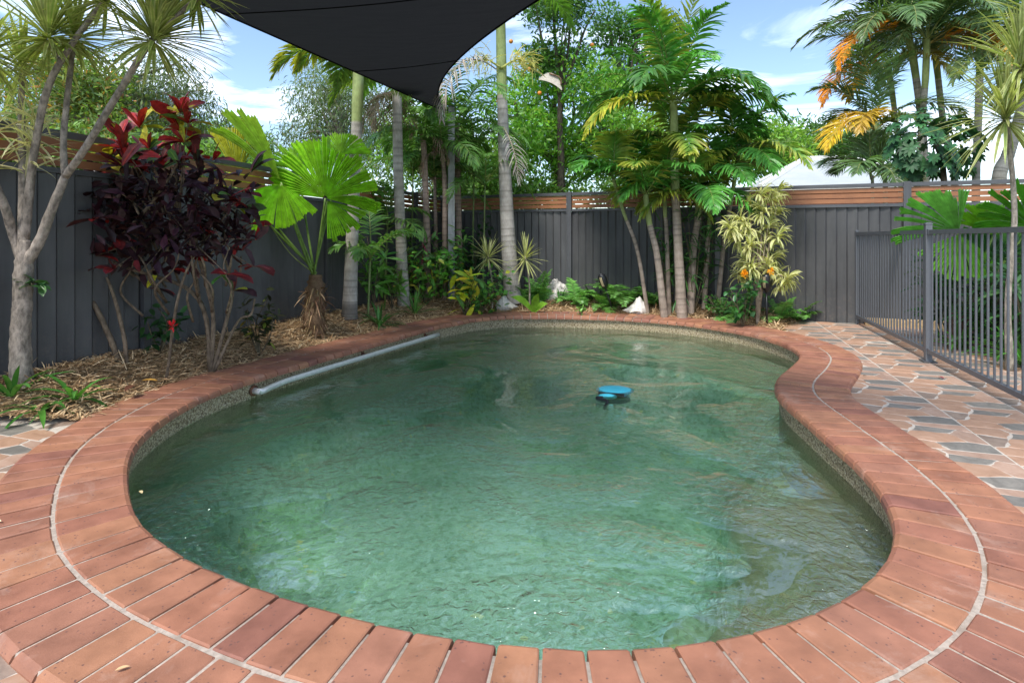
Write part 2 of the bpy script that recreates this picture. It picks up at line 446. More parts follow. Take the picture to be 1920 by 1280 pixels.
def water_material():
    m, t, l = new_mat('pool_water')
    mpn = nd(t, 'ShaderNodeMapping'); mpn.inputs['Scale'].default_value = (1, 1, 1); l(pos(t), mpn.inputs[0])
    n1 = noise(t, 3.6, 3, .45, mpn.outputs[0], .6)
    n2 = noise(t, 22, 3, .5, mpn.outputs[0], 1.0)
    n3 = noise(t, 1.15, 3, .55, mpn.outputs[0], .8)
    gate = ramp(t, n3.outputs['Fac'], [(.44, (.10, .10, .10)), (.58, (1, 1, 1))])
    nn = nd(t, 'ShaderNodeMath', operation='MULTIPLY_ADD'); l(n2.outputs['Fac'], nn.inputs[0]); nn.inputs[1].default_value = .40; nn.inputs[2].default_value = 0
    n1b = noise(t, 8.5, 2, .45, mpn.outputs[0], .8)
    nb_ = nd(t, 'ShaderNodeMath', operation='MULTIPLY_ADD'); l(n1b.outputs['Fac'], nb_.inputs[0]); nb_.inputs[1].default_value = .42; l(nn.outputs[0], nb_.inputs[2])
    a = nd(t, 'ShaderNodeMath', operation='MULTIPLY'); l(nb_.outputs[0], a.inputs[0]); l(gate.outputs[0], a.inputs[1])
    a2 = nd(t, 'ShaderNodeMath', operation='MULTIPLY_ADD'); l(n1.outputs['Fac'], a2.inputs[0]); a2.inputs[1].default_value = .34; l(a.outputs[0], a2.inputs[2])
    bp = bump(t, a2.outputs[0], 1.0, .042)
    fr = nd(t, 'ShaderNodeFresnel'); fr.inputs['IOR'].default_value = 1.33; l(bp.outputs[0], fr.inputs['Normal'])
    gl = nd(t, 'ShaderNodeBsdfGlossy'); gl.inputs['Roughness'].default_value = .015; l(bp.outputs[0], gl.inputs['Normal'])
    tp = nd(t, 'ShaderNodeBsdfTransparent'); tp.inputs['Color'].default_value = (.90, .98, .95, 1)
    rf = nd(t, 'ShaderNodeBsdfRefraction'); rf.inputs['IOR'].default_value = 1.33; rf.inputs['Roughness'].default_value = .0
    rf.inputs['Color'].default_value = (.90, .98, .95, 1); l(bp.outputs[0], rf.inputs['Normal'])
    m1 = nd(t, 'ShaderNodeMixShader'); m1.inputs[0].default_value = WATER_REFR; l(tp.outputs[0], m1.inputs[1]); l(rf.outputs[0], m1.inputs[2])
    fk = nd(t, 'ShaderNodeMath', operation='MULTIPLY_ADD', use_clamp=True); l(fr.outputs[0], fk.inputs[0]); fk.inputs[1].default_value = .85; fk.inputs[2].default_value = WATER_GLOSS
    m2 = nd(t, 'ShaderNodeMixShader'); l(fk.outputs[0], m2.inputs[0]); l(m1.outputs[0], m2.inputs[1]); l(gl.outputs[0], m2.inputs[2])
    o = nd(t, 'ShaderNodeOutputMaterial'); l(m2.outputs[0], o.inputs['Surface'])
    return m
WATER_REFR = 0.55
WATER_GLOSS = 0.24
M_water = water_material()

# ------------------------------------------------------------------ ground: one sheet to the horizon, open where the pool is sunk
g = Geo()
loops = []
ctr = pool.mean(0)
ang = np.unwrap(np.arctan2(pool[::8, 1] - ctr[1], pool[::8, 0] - ctr[0]))
aa = np.linspace(ang[0], ang[0] + np.sign(ang[-1] - ang[0]) * 2 * np.pi, len(ang), endpoint=False)
for k, rad in enumerate((None, 9, 25, 80, 300, 900)):
    P = offs(.42)[::8] if rad is None else ctr + rad * np.stack([np.cos(aa), np.sin(aa)], 1)
    z = -.075 if (rad or 0) < 30 else -.075
    loops.append(np.column_stack([P, np.full(len(P), z)]))
n = len(aa)
for k, L_ in enumerate(loops): g.add(L_)
j = np.arange(n); k2 = (j + 1) % n
q = np.concatenate([np.stack([i * n + j, i * n + k2, (i + 1) * n + k2, (i + 1) * n + j], -1) for i in range(len(loops) - 1)])
g.q.append(q); g.qm.append(np.zeros(len(q), int))
M_ground = plain_mat('soil_and_grass', (.10, .105, .05), .95, nscale=6, amp=.5, bstr=.6, spec=.1, stain=(.8, .5, (.12, .085, .05)))
tag(g.build('ground', M_ground, smooth=False), kind='structure')

# ------------------------------------------------------------------ pool shell, floor, bench, water
PZ = -.06
pool_shell = empty('pool', (0, 0, 0), kind='structure')
g = Geo()
lv = [PZ + .012, -.12, -.2, -.35, -.6, -.9]
Wl = offs(.034)[::3]; nW = len(Wl)
for z in lv: g.add(np.column_stack([Wl, np.full(nW, z)]))
j = np.arange(nW); k2 = (j + 1) % nW
q = np.concatenate([np.stack([i * nW + j, (i + 1) * nW + j, (i + 1) * nW + k2, i * nW + k2], -1) for i in range(len(lv) - 1)])
g.q.append(q); g.qm.append(np.zeros(len(q), int))
g.build('pool_wall', M_pebble, pool_shell)

def grid_mesh(x0, x1, y0, y1, step, keep, zf):
    xs, ys = np.arange(x0, x1, step), np.arange(y0, y1, step)
    X, Y_ = np.meshgrid(xs, ys); XY = np.stack([X.ravel(), Y_.ravel()], 1)
    nx, ny = len(xs), len(ys)
    i, j = np.meshgrid(np.arange(nx - 1), np.arange(ny - 1)); b = (j * nx + i).ravel()
    q = np.stack([b, b + 1, b + nx + 1, b + nx], -1)
    k = keep(XY); q = q[k[q].all(1)]
    used = np.unique(q); rm = np.full(len(XY), -1); rm[used] = np.arange(len(used))
    XYu = XY[used]
    return np.column_stack([XYu, zf(XYu)]), rm[q]
def floor_z(XY):
    d = -sdist(XY)
    z = -.55 - .62 * sstep((d + .03) / .55) - .12 * sstep((XY[:, 1] - 3) / 4)
    # bench along the near right side: inside the traced bench edge
    wob = .05 * np.sin(XY[:, 0] * 7) + .04 * np.sin(XY[:, 1] * 9 + 1)
    s = sstep((.62 + wob - d) / .10) * sstep((XY[:, 0] - .45 - wob) / .12) * sstep((3.75 - XY[:, 1]) / .5)
    return z * (1 - s) + (-.44) * s
V, q = grid_mesh(-2.6, 3.4, 1.3, 8.6, .045, lambda p: sdist(p) < .10, floor_z)
g = Geo(); g.add(V, q)
tag(g.build('pool_floor', M_floor, pool_shell))
V, q = grid_mesh(-2.6, 3.4, 1.3, 8.6, .06, lambda p: sdist(p) < .13, lambda p: np.full(len(p), WATER))
g = Geo(); g.add(V, q)
tag(g.build('water', M_water), kind='structure')

# ------------------------------------------------------------------ coping: two rings of bricks on a mortar bed
coping = empty('pool_coping', (0, 0, 0), kind='structure')
g = Geo()
ds = [.004, .05, .265, .5, .512]
zs = [-.046, -.0075, -.0055, -.0075, -.05]
for d, z in zip(ds, zs):
    P = offs(d)[::3]; g.add(np.column_stack([P, np.full(nW, z) + (rng.normal(0, .0006, nW) if d > .01 else 0)]))
q = np.concatenate([np.stack([i * nW + j, i * nW + k2, (i + 1) * nW + k2, (i + 1) * nW + j], -1) for i in range(len(ds) - 1)])
g.q.append(q); g.qm.append(np.zeros(len(q), int))
g.build('mortar_bed', M_mortar, coping)
g = Geo()
for d, z in zip((.004, .06), (-.0475, -.0475)):
    g.add(np.column_stack([offs(d)[::3], np.full(nW, z)]))
q = np.stack([j, nW + j, nW + k2, k2], -1); g.q.append(q); g.qm.append(np.zeros(len(q), int))
g.build('mortar_bed', M_mortar, coping)
PROF_IN = [(0, -.05), (0, -.024), (.007, -.008), (.022, 0), (.253, 0), (.258, -.004), (.258, -.05)]
PROF_OUT = [(.272, -.05), (.272, -.004), (.277, 0), (.492, 0), (.507, -.008), (.515, -.024), (.515, -.06)]
def brick_ring(prof, dref, pitch, parent, phase, gap=.0052):
    # arc length measured on the ring's own line
    P = offs(dref); seg = np.linalg.norm(np.roll(P, -1, 0) - P, axis=1); cum = np.concatenate([[0], np.cumsum(seg)])
    nb = int(round(cum[-1] / pitch))
    w = pitch * (1 + rng.uniform(-.035, .035, nb)); cuts = np.concatenate([[0], np.cumsum(w)]); cuts = (cuts / cuts[-1] * cum[-1] + phase)
    for i in range(nb):
        i0 = np.interp(cuts[i] % cum[-1], cum, np.arange(1201)) * PERIM / 1200
        i1 = np.interp(cuts[i + 1] % cum[-1], cum, np.arange(1201)) * PERIM / 1200
        V = []; dz = rng.normal(0, .0011); tl = rng.normal(0, .0012)
        for (d, z) in prof:
            a, _ = pool_at(i0, d); b, _ = pool_at(i1, d)
            t = unit(b - a); a = a + t * gap; b = b - t * gap
            lz = .0035 if z > -.02 else 0
            for p, dd, s in ((a, lz, -1), (a + t * .005, 0, -1), (b - t * .005, 0, 1), (b, lz, 1)):
                V.append((p[0], p[1], z - dd + dz + tl * s * (z > -.02)))
        q = []
        for k in range(len(prof) - 1):
            for c_ in range(3):
                o_ = k * 4 + c_
                q.append((o_, o_ + 1, o_ + 5, o_ + 4))
        tr = []
        top = list(range(0, len(prof) * 4, 4))
        for s_ in (0, 3):
            ids = [x + s_ for x in top]
            for k in range(1, len(ids) - 1): tr.append((ids[0], ids[k], ids[k + 1]))
        gg = Geo(); gg.add(V, q, tr)
        c0 = np.mean(V, 0)
        me = gg.mesh('brick', M_brick, False, c0)
        o = bpy.data.objects.new('brick', me); col.objects.link(o); o.location = c0; o.parent = parent
brick_ring(PROF_IN, 0.0, .1222, coping, .02)
edging = empty('brick_edging', (0, 0, 0), kind='structure')
brick_ring(PROF_OUT, .30, .1235, edging, .055)

# ------------------------------------------------------------------ paving: square tiles of crazy stone
PD = unit([.312, .95]); PE = np.array([PD[1], -PD[0]])          # along the pool fence, and across
TILE = .49
TPOLY = [((0, 0), (.5, 0), (.44, .24), (.14, .30), (0, .24)), ((.5, 0), (1, 0), (1, .30), (.80, .34), (.44, .24)), ((0, .24), (.14, .30), (.30, .62), (0, .70)),
         ((.14, .30), (.44, .24), (.80, .34), (.70, .62), (.30, .62)), ((.80, .34), (1, .30), (1, .72), (.86, .80), (.70, .62)), ((0, .70), (.30, .62), (.42, .86), (.36, 1), (0, 1)),
         ((.30, .62), (.70, .62), (.86, .80), (.42, .86)), ((.42, .86), (.86, .80), (1, .72), (1, 1), (.36, 1))]
TCOL = [0, 1, 2, 0, 3, 0, 1, 3]
def stone_material(name, cols):
    m, t, l = new_mat(name)
    oi = nd(t, 'ShaderNodeObjectInfo')
    n = noise(t, 9, 6, .7, pos(t), 1.0)
    r = ramp(t, n.outputs['Fac'], [(.28, cols[0]), (.5, cols[1]), (.72, cols[2])])
    rv = ramp(t, oi.outputs['Random'], [(0, (.88, .88, .88)), (1, (1.1, 1.08, 1.06))])
    c = mixc(t, 'MULTIPLY', 1.0, r.outputs[0], rv.outputs[0])
    b = principled(t, Roughness=.5, Specular_IOR_Level=.45); l(c.outputs[0], b.inputs['Base Color'])
    bp = bump(t, n.outputs['Fac'], .25, .006); l(bp.outputs[0], b.inputs['Normal'])
    o = nd(t, 'ShaderNodeOutputMaterial'); l(b.outputs[0], o.inputs['Surface'])
    return m
M_stone = [stone_material('sandstone', [(.32, .185, .12), (.41, .245, .16), (.47, .30, .21)]),
           stone_material('slate', [(.14, .128, .112), (.20, .185, .162), (.27, .245, .21)]),
           stone_material('brown_stone', [(.19, .135, .105), (.27, .20, .155), (.36, .27, .21)]),
           stone_material('pink_stone', [(.31, .195, .14), (.40, .26, .19), (.47, .33, .25)])]
paving = empty('paving', (0, 0, 0), kind='structure')
PAVZ = -.03
meshes = []
def wobble(P):
    out = []
    for p, q_ in zip(P, P[1:] + P[:1]):
        out.append(p)
        if any(p[k] == q_[k] and p[k] in (0, 1) for k in (0, 1)): continue
        a_, b2 = sorted((p, q_)); r_ = random.Random(str((a_, b2)))
        for f in (.33, .67):
            ff = f if p == a_ else 1 - f; o1, o2 = r_.uniform(-.022, .022), r_.uniform(-.022, .022); o_ = o1 if (f < .5) == (p == a_) else o2
            dx, dy = b2[0] - a_[0], b2[1] - a_[1]; L_ = math.hypot(dx, dy)
            out.append((a_[0] + dx * ff - dy / L_ * o_, a_[1] + dy * ff + dx / L_ * o_))
    return out
for P, cidx in zip(TPOLY, TCOL):
    c = np.mean(np.array(P), 0) * TILE; P = np.array(wobble(list(P))) * TILE
    def inset(P, d):
        n_ = len(P); out = []
        ar = np.sum(P[:, 0] * np.roll(P[:, 1], -1) - np.roll(P[:, 0], -1) * P[:, 1]); sg = 1 if ar > 0 else -1
        for i in range(n_):
            a, b, cc = P[i - 1], P[i], P[(i + 1) % n_]
            e1, e2 = unit(b - a), unit(cc - b); n1, n2 = sg * np.array([-e1[1], e1[0]]), sg * np.array([-e2[1], e2[0]])
            bis = unit(n1 + n2); out.append(b + bis * d / max(.4, np.dot(bis, n1)))
        return np.array(out)
    # round the outline a little: midpoints pushed so no side is dead straight
    A, B_ = inset(P, .0048), inset(P, .0072)
    nn = len(P)
    V = [(*(p - c), -.012) for p in A] + [(*(p - c), -.0025) for p in A] + [(*(p - c), 0) for p in B_] + [(0, 0, .0003)]
    q = [(k * nn + i, k * nn + (i + 1) % nn, (k + 1) * nn + (i + 1) % nn, (k + 1) * nn + i) for k in range(2) for i in range(nn)]
    tr = [(3 * nn, 2 * nn + i, 2 * nn + (i + 1) % nn) for i in range(nn)]
    gg = Geo(); gg.add(V, q, tr); meshes.append((gg.mesh('stone', M_stone[cidx], False), c, V, q, tr, cidx))
rotz = math.atan2(PE[1], PE[0])
def inside_yard(p):
    return (p - BP) @ np.array([BD[1], -BD[0]]) > .02
ORG = np.array([2.79, 3.46])        # a joint crossing found on the photograph
cand = []
for iu in range(-16, 16):
    for iv in range(-9, 13):
        for k, (me, c, *_r) in enumerate(meshes):
            p = ORG + (iu * TILE + c[0]) * PE + (iv * TILE + c[1]) * PD
            if p[1] < .4: continue
            u_, v_ = CX + F * p[0] / p[1], CY + F * (H - PAVZ) / p[1]
            if not (-60 < u_ < 1985 and v_ < 1330): continue
            cand.append((p, k, iu, iv))
CP = np.array([c[0] for c in cand]); dC = sdist(CP)
# the planted bed and the stretch beyond the paving stay free
def bed_zone(P):
    e = np.array([4.05, 7.915]) - np.array([3.36, 6.98]); r_ = P - np.array([3.36, 6.98])
    left_of = (e[0] * r_[:, 1] - e[1] * r_[:, 0]) > 0
    return left_of & (P[:, 1] > 3.5)
def beyond(P):           # right planting strip behind the pool fence
    a = P @ PE; return a > 3.95
ok = (dC > .44) & ~bed_zone(CP) & ~beyond(CP) & np.array([inside_yard(p) for p in CP])
sel = [(c, d) for c, d, o_ in zip(cand, dC, ok) if o_]
sel.sort(key=lambda x: -x[0][0][1] * 0 + x[0][0][1])
stuff = Geo()
Rm = np.array([[PE[0], PD[0]], [PE[1], PD[1]]])
npart = 0
rest = {0: Geo(), 1: Geo(), 2: Geo(), 3: Geo()}
for (p, k, iu, iv), d in sel:
    me, c, V, q, tr, cidx = meshes[k]
    if npart < 300:
        o = bpy.data.objects.new('stone', me); col.objects.link(o)
        o.location = (p[0], p[1], PAVZ + rng.normal(0, .0008)); o.rotation_euler = (0, 0, rotz); o.parent = paving
        npart += 1
    else:
        VV = np.array(V); VV[:, :2] = VV[:, :2] @ Rm.T + p; VV[:, 2] += PAVZ
        rest[cidx].add(VV, q, tr, m=cidx)
gall = Geo()
for k in rest:
    for attr in ('v', 'c'): getattr(gall, attr).extend(getattr(rest[k], attr))
    for a_, am in (('q', 'qm'), ('t', 'tm')):
        getattr(gall, a_).extend([x + gall.n for x in getattr(rest[k], a_)]); getattr(gall, am).extend(getattr(rest[k], am))
    gall.n += rest[k].n
if gall.n: tag(gall.build('stones', M_stone, paving, False), kind='stuff')
V, q = grid_mesh(-5, 8, .3, 9.5, .1, lambda P: (sdist(P) > .40) & ~(bed_zone(P) & (P[:, 1] > 3.75)) & ~beyond(P - PE * .1) & np.array([inside_yard(p) for p in P]), lambda P: np.full(len(P), PAVZ - .0016))
g = Geo(); g.add(V, q)
M_grout = plain_mat('tile_grout', (.50, .44, .37), .9, nscale=40, amp=.15, bstr=.3, spec=.2)
g.build('grout', M_grout, paving, False)

# ------------------------------------------------------------------ garden bed with mulch
NB = np.array([BD[1], -BD[0]]); NB = NB if NB @ np.array([0, -1]) > 0 else -NB       # towards the yard
NL = np.array([LD[1], -LD[0]]); NL = NL if NL[0] > 0 else -NL
def wavy(P, s, seed=0):
    r_ = np.random.default_rng(seed); z = 0
    for k in range(7):
        f = r_.normal(0, 1, 2) * s * (1 + k * .6); z = z + np.sin(P @ f + r_.uniform(0, 6)) / (1 + k * .5)
    return z / 3
def bed_h(P):
    P = np.atleast_2d(P); d = sdist(P) - .515
    hm = np.interp(P[:, 0], [-3.5, -2.0, -1.0, 0.5, 2.8, 3.7], [.20, .165, .13, .11, .115, .10])
    ramp_f = sstep((P[:, 1] - 3.42) / .35)
    h = -.018 + hm * sstep(d / .5) * ramp_f + (wavy(P, 5, 3) * .022 + wavy(P, 14, 5) * .008) * sstep(d / .15)
    e = np.array([4.05, 7.915]) - np.array([3.36, 6.98]); r_ = P - np.array([3.36, 6.98])
    dl = (unit(e)[0] * r_[:, 1] - unit(e)[1] * r_[:, 0])
    return np.where(dl < .28, -.05 + (h + .05) * sstep(dl / .28), h)
def bed_keep(P):
    return (sdist(P) > .47) & bed_zone(P) & ((P - BP) @ NB > -.03) & ((P - LP) @ NL > -.03)
V, q = grid_mesh(-4.2, 4.6, 3.3, 10.7, .045, bed_keep, bed_h)
g = Geo(); g.add(V, q)
M_mulch = plain_mat('mulch_bed', (.21, .14, .075), .95, nscale=55, amp=.6, bstr=1.0, spec=.1, stain=(9, .56, (.10, .065, .035)))
tag(g.build('garden_bed', M_mulch), kind='structure')
def bed_pts(n):
    P = rng.uniform([-4.2, 3.4], [4.6, 10.6], (n * 3, 2))
    k = bed_keep(P); return P[k][:n]
P = bed_pts(60000)
keepv = (CX + F * P[:, 0] / P[:, 1] > -40)
P = P[keepv][:34000]
z = bed_h(P); n = len(P)
dirs = rng.normal(0, 1, (n, 3)); dirs[:, 2] = np.abs(rng.normal(0, .22, n)) - .02
nrm = unit(np.column_stack([rng.normal(0, .3, (n, 2)), np.ones(n)]))
cm = np.array([(.42, .29, .16), (.52, .38, .22), (.33, .21, .11), (.24, .15, .08), (.60, .46, .29), (.46, .30, .17)])[rng.integers(0, 6, n)] * rng.uniform(.85, 1.35, (n, 1))
g = Geo()
Lc = rng.gamma(3, .016, n) + .018
strips(g, np.column_stack([P, z + rng.uniform(.002, .022, n)]), dirs, nrm, Lc, rng.uniform(.0045, .011, n), droop=rng.uniform(-.2, .7, n), segs=2, prof=[.7, 1, .5], fold=.5, c=cm)
M_chip = leaf_mat('mulch_chip', rough=.85, trans=.05, spec=.15, noise_s=60, amp=.3)
tag(g.build('mulch', M_chip, smooth=False), 'dry straw-coloured mulch chips covering the garden bed', 'mulch', kind='stuff')

# ------------------------------------------------------------------ fences
m, t, l = new_mat('charcoal_steel')
mpn = nd(t, 'ShaderNodeMapping'); mpn.inputs['Scale'].default_value = (1, 1, .12); l(pos(t), mpn.inputs[0])
n1 = noise(t, 14, 5, .6, mpn.outputs[0]); n2 = noise(t, 2.2, 4, .6, pos(t)); n3 = noise(t, 22, 5, .7, pos(t))
c1 = ramp(t, n1.outputs['Fac'], [(.3, (.056, .056, .058)), (.7, (.082, .082, .084))])
c2 = ramp(t, n2.outputs['Fac'], [(.35, (.86, .86, .86)), (.7, (1.16, 1.15, 1.12))])
c3 = mixc(t, 'MULTIPLY', 1.0, c1.outputs[0], c2.outputs[0])
sx = nd(t, 'ShaderNodeSeparateXYZ'); l(pos(t), sx.inputs[0])
mr = nd(t, 'ShaderNodeMapRange'); mr.inputs[1].default_value = .55; mr.inputs[2].default_value = .05; l(sx.outputs['Z'], mr.inputs[0])
sp = ramp(t, n3.outputs['Fac'], [(.5, (0, 0, 0)), (.72, (.55, .55, .55))])
mu = nd(t, 'ShaderNodeMath', operation='MULTIPLY'); l(mr.outputs[0], mu.inputs[0]); l(sp.outputs[0], mu.inputs[1])
c4 = mixc(t, 'MIX', mu.outputs[0], c3.outputs[0], (.17, .14, .11))
b = principled(t, Roughness=.42, Specular_IOR_Level=.5); l(c4.outputs[0], b.inputs['Base Color'])
o = nd(t, 'ShaderNodeOutputMaterial'); l(b.outputs[0], o.inputs['Surface']); M_steel = m
M_steel2 = plain_mat('charcoal_rail', (.084, .086, .092), .38, nscale=8, amp=.1, bstr=.03)
M_slat = plain_mat('timber_look_slat', (.30, .125, .055), .5, nscale=5, amp=.16, bstr=.08)
def fence(name, P0, D, nrm, s_posts, ztop, zmid, zbot, label, flips):
    D3, N3, Z3 = np.array([*D, 0]), np.array([*nrm, 0]), np.array([0, 0, 1.])
    root = empty(name, (*(P0 + D * s_posts[0]), 0), label, 'fence')
    pt = lambda s, n_=0, z=0: np.array([*(P0 + D * s + nrm * n_), z])
    for s in s_posts:
        g = Geo(); zt = ztop(s) + .012
        box(g, pt(s, .012, (zt + zbot) / 2), D3 * .034, N3 * .03, Z3 * (zt - zbot) / 2)
        for k in (-1, 1): box(g, pt(s + k * .036, .012, (zt + zbot) / 2 - .003), D3 * .006, N3 * .036, Z3 * ((zt - zbot) / 2 - .003))
        g.build('post', M_steel2, root, False)
    for b in range(len(s_posts) - 1):
        a0, a1 = s_posts[b] + .04, s_posts[b + 1] - .04
        zt, zm = (ztop(s_posts[b]) + ztop(s_posts[b + 1])) / 2, (zmid(s_posts[b]) + zmid(s_posts[b + 1])) / 2
        def rail(z0, z1, th, nm, mat, off=0.0, lip=True):
            g = Geo()
            za, zb = ztop(s_posts[b]) - zt, ztop(s_posts[b + 1]) - zt
            for k in ((th, 0), ) + (((th + .006, 1),) if lip else ()):
                h0, h1 = (z0, z1) if k[1] == 0 else (z0 - .004, z0 + .010)
                V = [pt(s, n_, z + dz) for s, dz in ((a0, za), (a1, zb)) for n_ in (off - k[0], off + k[0]) for z in (h0, h1)]
                g.add(V, [(0, 1, 3, 2), (4, 6, 7, 5), (0, 4, 5, 1), (2, 3, 7, 6), (1, 5, 7, 3), (0, 2, 6, 4)])
            g.build(nm, mat, root, False)
        rail(zt - .045, zt, .024, 'top_rail', M_steel2)
        rail(zm, zm + .037, .026, 'middle_rail', M_steel2)
        hs = (zt - .045 - zm - .037 - 4 * .0135) / 3
        for k in range(3):
            z0 = zm + .037 + .0135 + k * (hs + .0135)
            rail(z0, z0 + hs, .008, 'slat', M_slat, lip=False)
        # three profiled sheets per bay
        w3 = (a1 - a0) / 3
        for k in range(3):
            u0 = a0 + k * w3; npitch = 6; pw = w3 / npitch; V = []; prof = []
            for i in range(npitch):
                if flips[b]: prof += [(u0 + i * pw, .0), (u0 + i * pw + pw * .22, .026)] 
                else: prof += [(u0 + i * pw, .0), (u0 + i * pw + pw * .80, .024), (u0 + i * pw + pw * .80 + .004, .024)]
            prof.append((u0 + w3 + .004, -.001))
            dz = lambda s: np.interp(s, [a0, a1], [zmid(s_posts[b]) - zm, zmid(s_posts[b + 1]) - zm])
            nz_ = 2
            for (s, n_) in prof:
                V += [pt(s, n_ - .012, zbot), pt(s, n_ - .012, zm + dz(s) + .012)]
            q = [(2 * i, 2 * i + 2, 2 * i + 3, 2 * i + 1) for i in range(len(prof) - 1)]
            g = Geo(); g.add(V, q); g.build('metal_sheet', M_steel, root, False)
    return root
s_l = [-1.35, 1.05, 3.55, 5.95, 7.02]
fence('fence', LP, LD, NL, s_l, lambda s: 1.925 - .006 * s, lambda s: 1.612 - .006 * s, -.1, 'charcoal metal fence with timber-look slats behind the dark red croton', [0, 0, 0, 0, 0])
t_b = [-1.62, .863, 3.205, 5.547, 7.88]
fence('fence', BP, BD, NB, t_b, lambda s: 1.893 - .0062 * s, lambda s: 1.583 - .0065 * s, -.06, 'charcoal metal fence with timber-look slats behind the clump of palms and the shells', [1, 0, 0, 0, 0])

# ------------------------------------------------------------------ pool fence
M_pf = plain_mat('grey_powder_coat', (.115, .122, .135), .4, nscale=30, amp=.06, bstr=.05)
PF0 = gp(1740, 672)[:2]
pf = empty('pool_fence', (*PF0, PAVZ), 'grey metal pool fence with upright bars standing on the stone paving', 'fence')
P3, N3, Z3 = np.array([*PD, 0]), np.array([*PE, 0]), np.array([0, 0, 1.])
pt = lambda s, n_=0, z=0: np.array([*(PF0 + PD * s + PE * n_), z])
for s, top in ((0, 1.255), (-2.46, 1.255), (2.44, 1.215)):
    g = Geo(); hw = .026 if s < 2 else .018
    box(g, pt(s, 0, (top + PAVZ) / 2), P3 * hw, N3 * hw, Z3 * (top - PAVZ) / 2)
    po = g.build('post', M_pf, pf, False)
    g = Geo(); box(g, pt(s, 0, top + .006), P3 * (hw + .004), N3 * (hw + .004), Z3 * .006)
    box(g, pt(s, 0, top + .016), P3 * (hw - .004), N3 * (hw - .004), Z3 * .004); g.build('cap', M_pf, po, False)
    if s < 2:
        g = Geo(); box(g, pt(s, 0, PAVZ + .007), P3 * .065, N3 * .055, Z3 * .005); g.build('base_plate', M_steel2, po, False)
        for sx in (-1, 1):
            for zz in (1.185, .075):
                g = Geo(); box(g, pt(s + sx * .045, 0, zz), P3 * .02, N3 * .019, Z3 * .026); g.build('bracket', M_pf, po, False)
for a0, a1 in ((.03, 2.42), (-2.43, -.03), (-4.9, -2.49)):
    for z in (1.185, .075):
        g = Geo(); box(g, pt((a0 + a1) / 2, 0, z), P3 * (a1 - a0) / 2, N3 * .0165, Z3 * .02); g.build('rail', M_pf, pf, False)
    nb = int((a1 - a0) / .0934)
    for i in range(nb):
        s = a0 + (i + .75) * (a1 - a0) / (nb + .5)
        g = Geo(); tube(g, [pt(s, 0, .093), pt(s, 0, 1.167)], .0085, 8, cap=False); g.build('bar', M_pf, pf)

# ------------------------------------------------------------------ shade sail and its post
A = at(840, 212, 8.85); B = np.array([-3.6, 2.0, 3.064]); C = np.array([3.2, 1.2, 3.3])
K1, K2 = np.array([-1.511, 6.668, 3.281]), np.array([1.438, 2.33, 2.894])
def e2(t): return A * (1 - t) ** 3 + 3 * K1 * t * (1 - t) ** 2 + 3 * K2 * t * t * (1 - t) + C * t ** 3
def e1(t): return A * (1 - t) + B * t + np.array([.0, 0, 0]) * np.sin(np.pi * t)
sail = empty('shade_sail', A, 'black fabric shade sail stretched over the pool to a grey post', 'shade sail')
nu, nv = 44, 26
V = []
for i in range(nu):
    for j in range(nv):
        v = j / (nv - 1); u = (i / (nu - 1)) ** 1.2 * (1 - .13 * math.sin(math.pi * v))
        p = e1(u) * (1 - v) + e2(u) * v
        p = p + np.array([0, 0, 1]) * (-.02 * np.linalg.norm(e1(u) - e2(u)) * math.sin(math.pi * v) + .006 * math.sin(v * 19 + u * 4) * u)
        V.append(p)
q = [(i * nv + j, i * nv + j + 1, (i + 1) * nv + j + 1, (i + 1) * nv + j) for i in range(nu - 1) for j in range(nv - 1)]
m, t, l = new_mat('shade_cloth')
mpn = nd(t, 'ShaderNodeMapping'); mpn.inputs['Scale'].default_value = (1, 6, 1); mpn.inputs['Rotation'].default_value = (0, 0, .35); l(pos(t), mpn.inputs[0])
n1 = noise(t, 3, 5, .6, mpn.outputs[0]); n2 = noise(t, 300, 2, .5, pos(t))
cr = ramp(t, n1.outputs['Fac'], [(.3, (.003, .003, .0033)), (.7, (.014, .014, .015))])
b = principled(t, Roughness=.85, Specular_IOR_Level=.12); l(cr.outputs[0], b.inputs['Base Color'])
bp = bump(t, n2.outputs['Fac'], .3, .003); l(bp.outputs[0], b.inputs['Normal'])
trn = nd(t, 'ShaderNodeBsdfTranslucent'); trn.inputs['Color'].default_value = (.022, .0225, .024, 1)
mx = nd(t, 'ShaderNodeMixShader'); mx.inputs[0].default_value = .35; l(b.outputs[0], mx.inputs[1]); l(trn.outputs[0], mx.inputs[2])
o = nd(t, 'ShaderNodeOutputMaterial'); l(mx.outputs[0], o.inputs['Surface'])
M_cloth = m
g = Geo(); g.add(V, q); g.build('cloth', M_cloth, sail)
for ef in (e1, e2):
    g = Geo(); tube(g, [ef(u) for u in np.linspace(.004, 1, 60) ** 1.2], .011, 6); g.build('hem', M_cloth, sail)
g = Geo()
for u0 in (.33, .58):        # sewn seams across the cloth
    g = Geo(); tube(g, [e1(u0 + .02 * v) * (1 - v) + e2(u0 * .94) * v + np.array([0, 0, -.02 * np.linalg.norm(e1(u0) - e2(u0)) * math.sin(math.pi * v) - .006]) for v in np.linspace(0, 1, 30)], .005, 5); g.build('seam', M_cloth, sail)
PP = at(846, 555, 8.98)
post = empty('sail_post', (PP[0], PP[1], 0), 'grey square post rising to the corner of the shade sail', 'post')
M_post = bark_mat('weathered_post', 30, .3, zs=.2, amp=.3)
g = Geo(); box(g, (PP[0], PP[1], 1.6), (.05, .01, 0), (-.01, .05, 0), (0, 0, 1.62), c=(.32, .33, .34)); g.build('shaft', M_post, post, False)
g = Geo(); box(g, (PP[0], PP[1], 3.225), (.055, .011, 0), (-.011, .055, 0), (0, 0, .008), c=(.2, .2, .2)); g.build('cap', M_steel2, post, False)
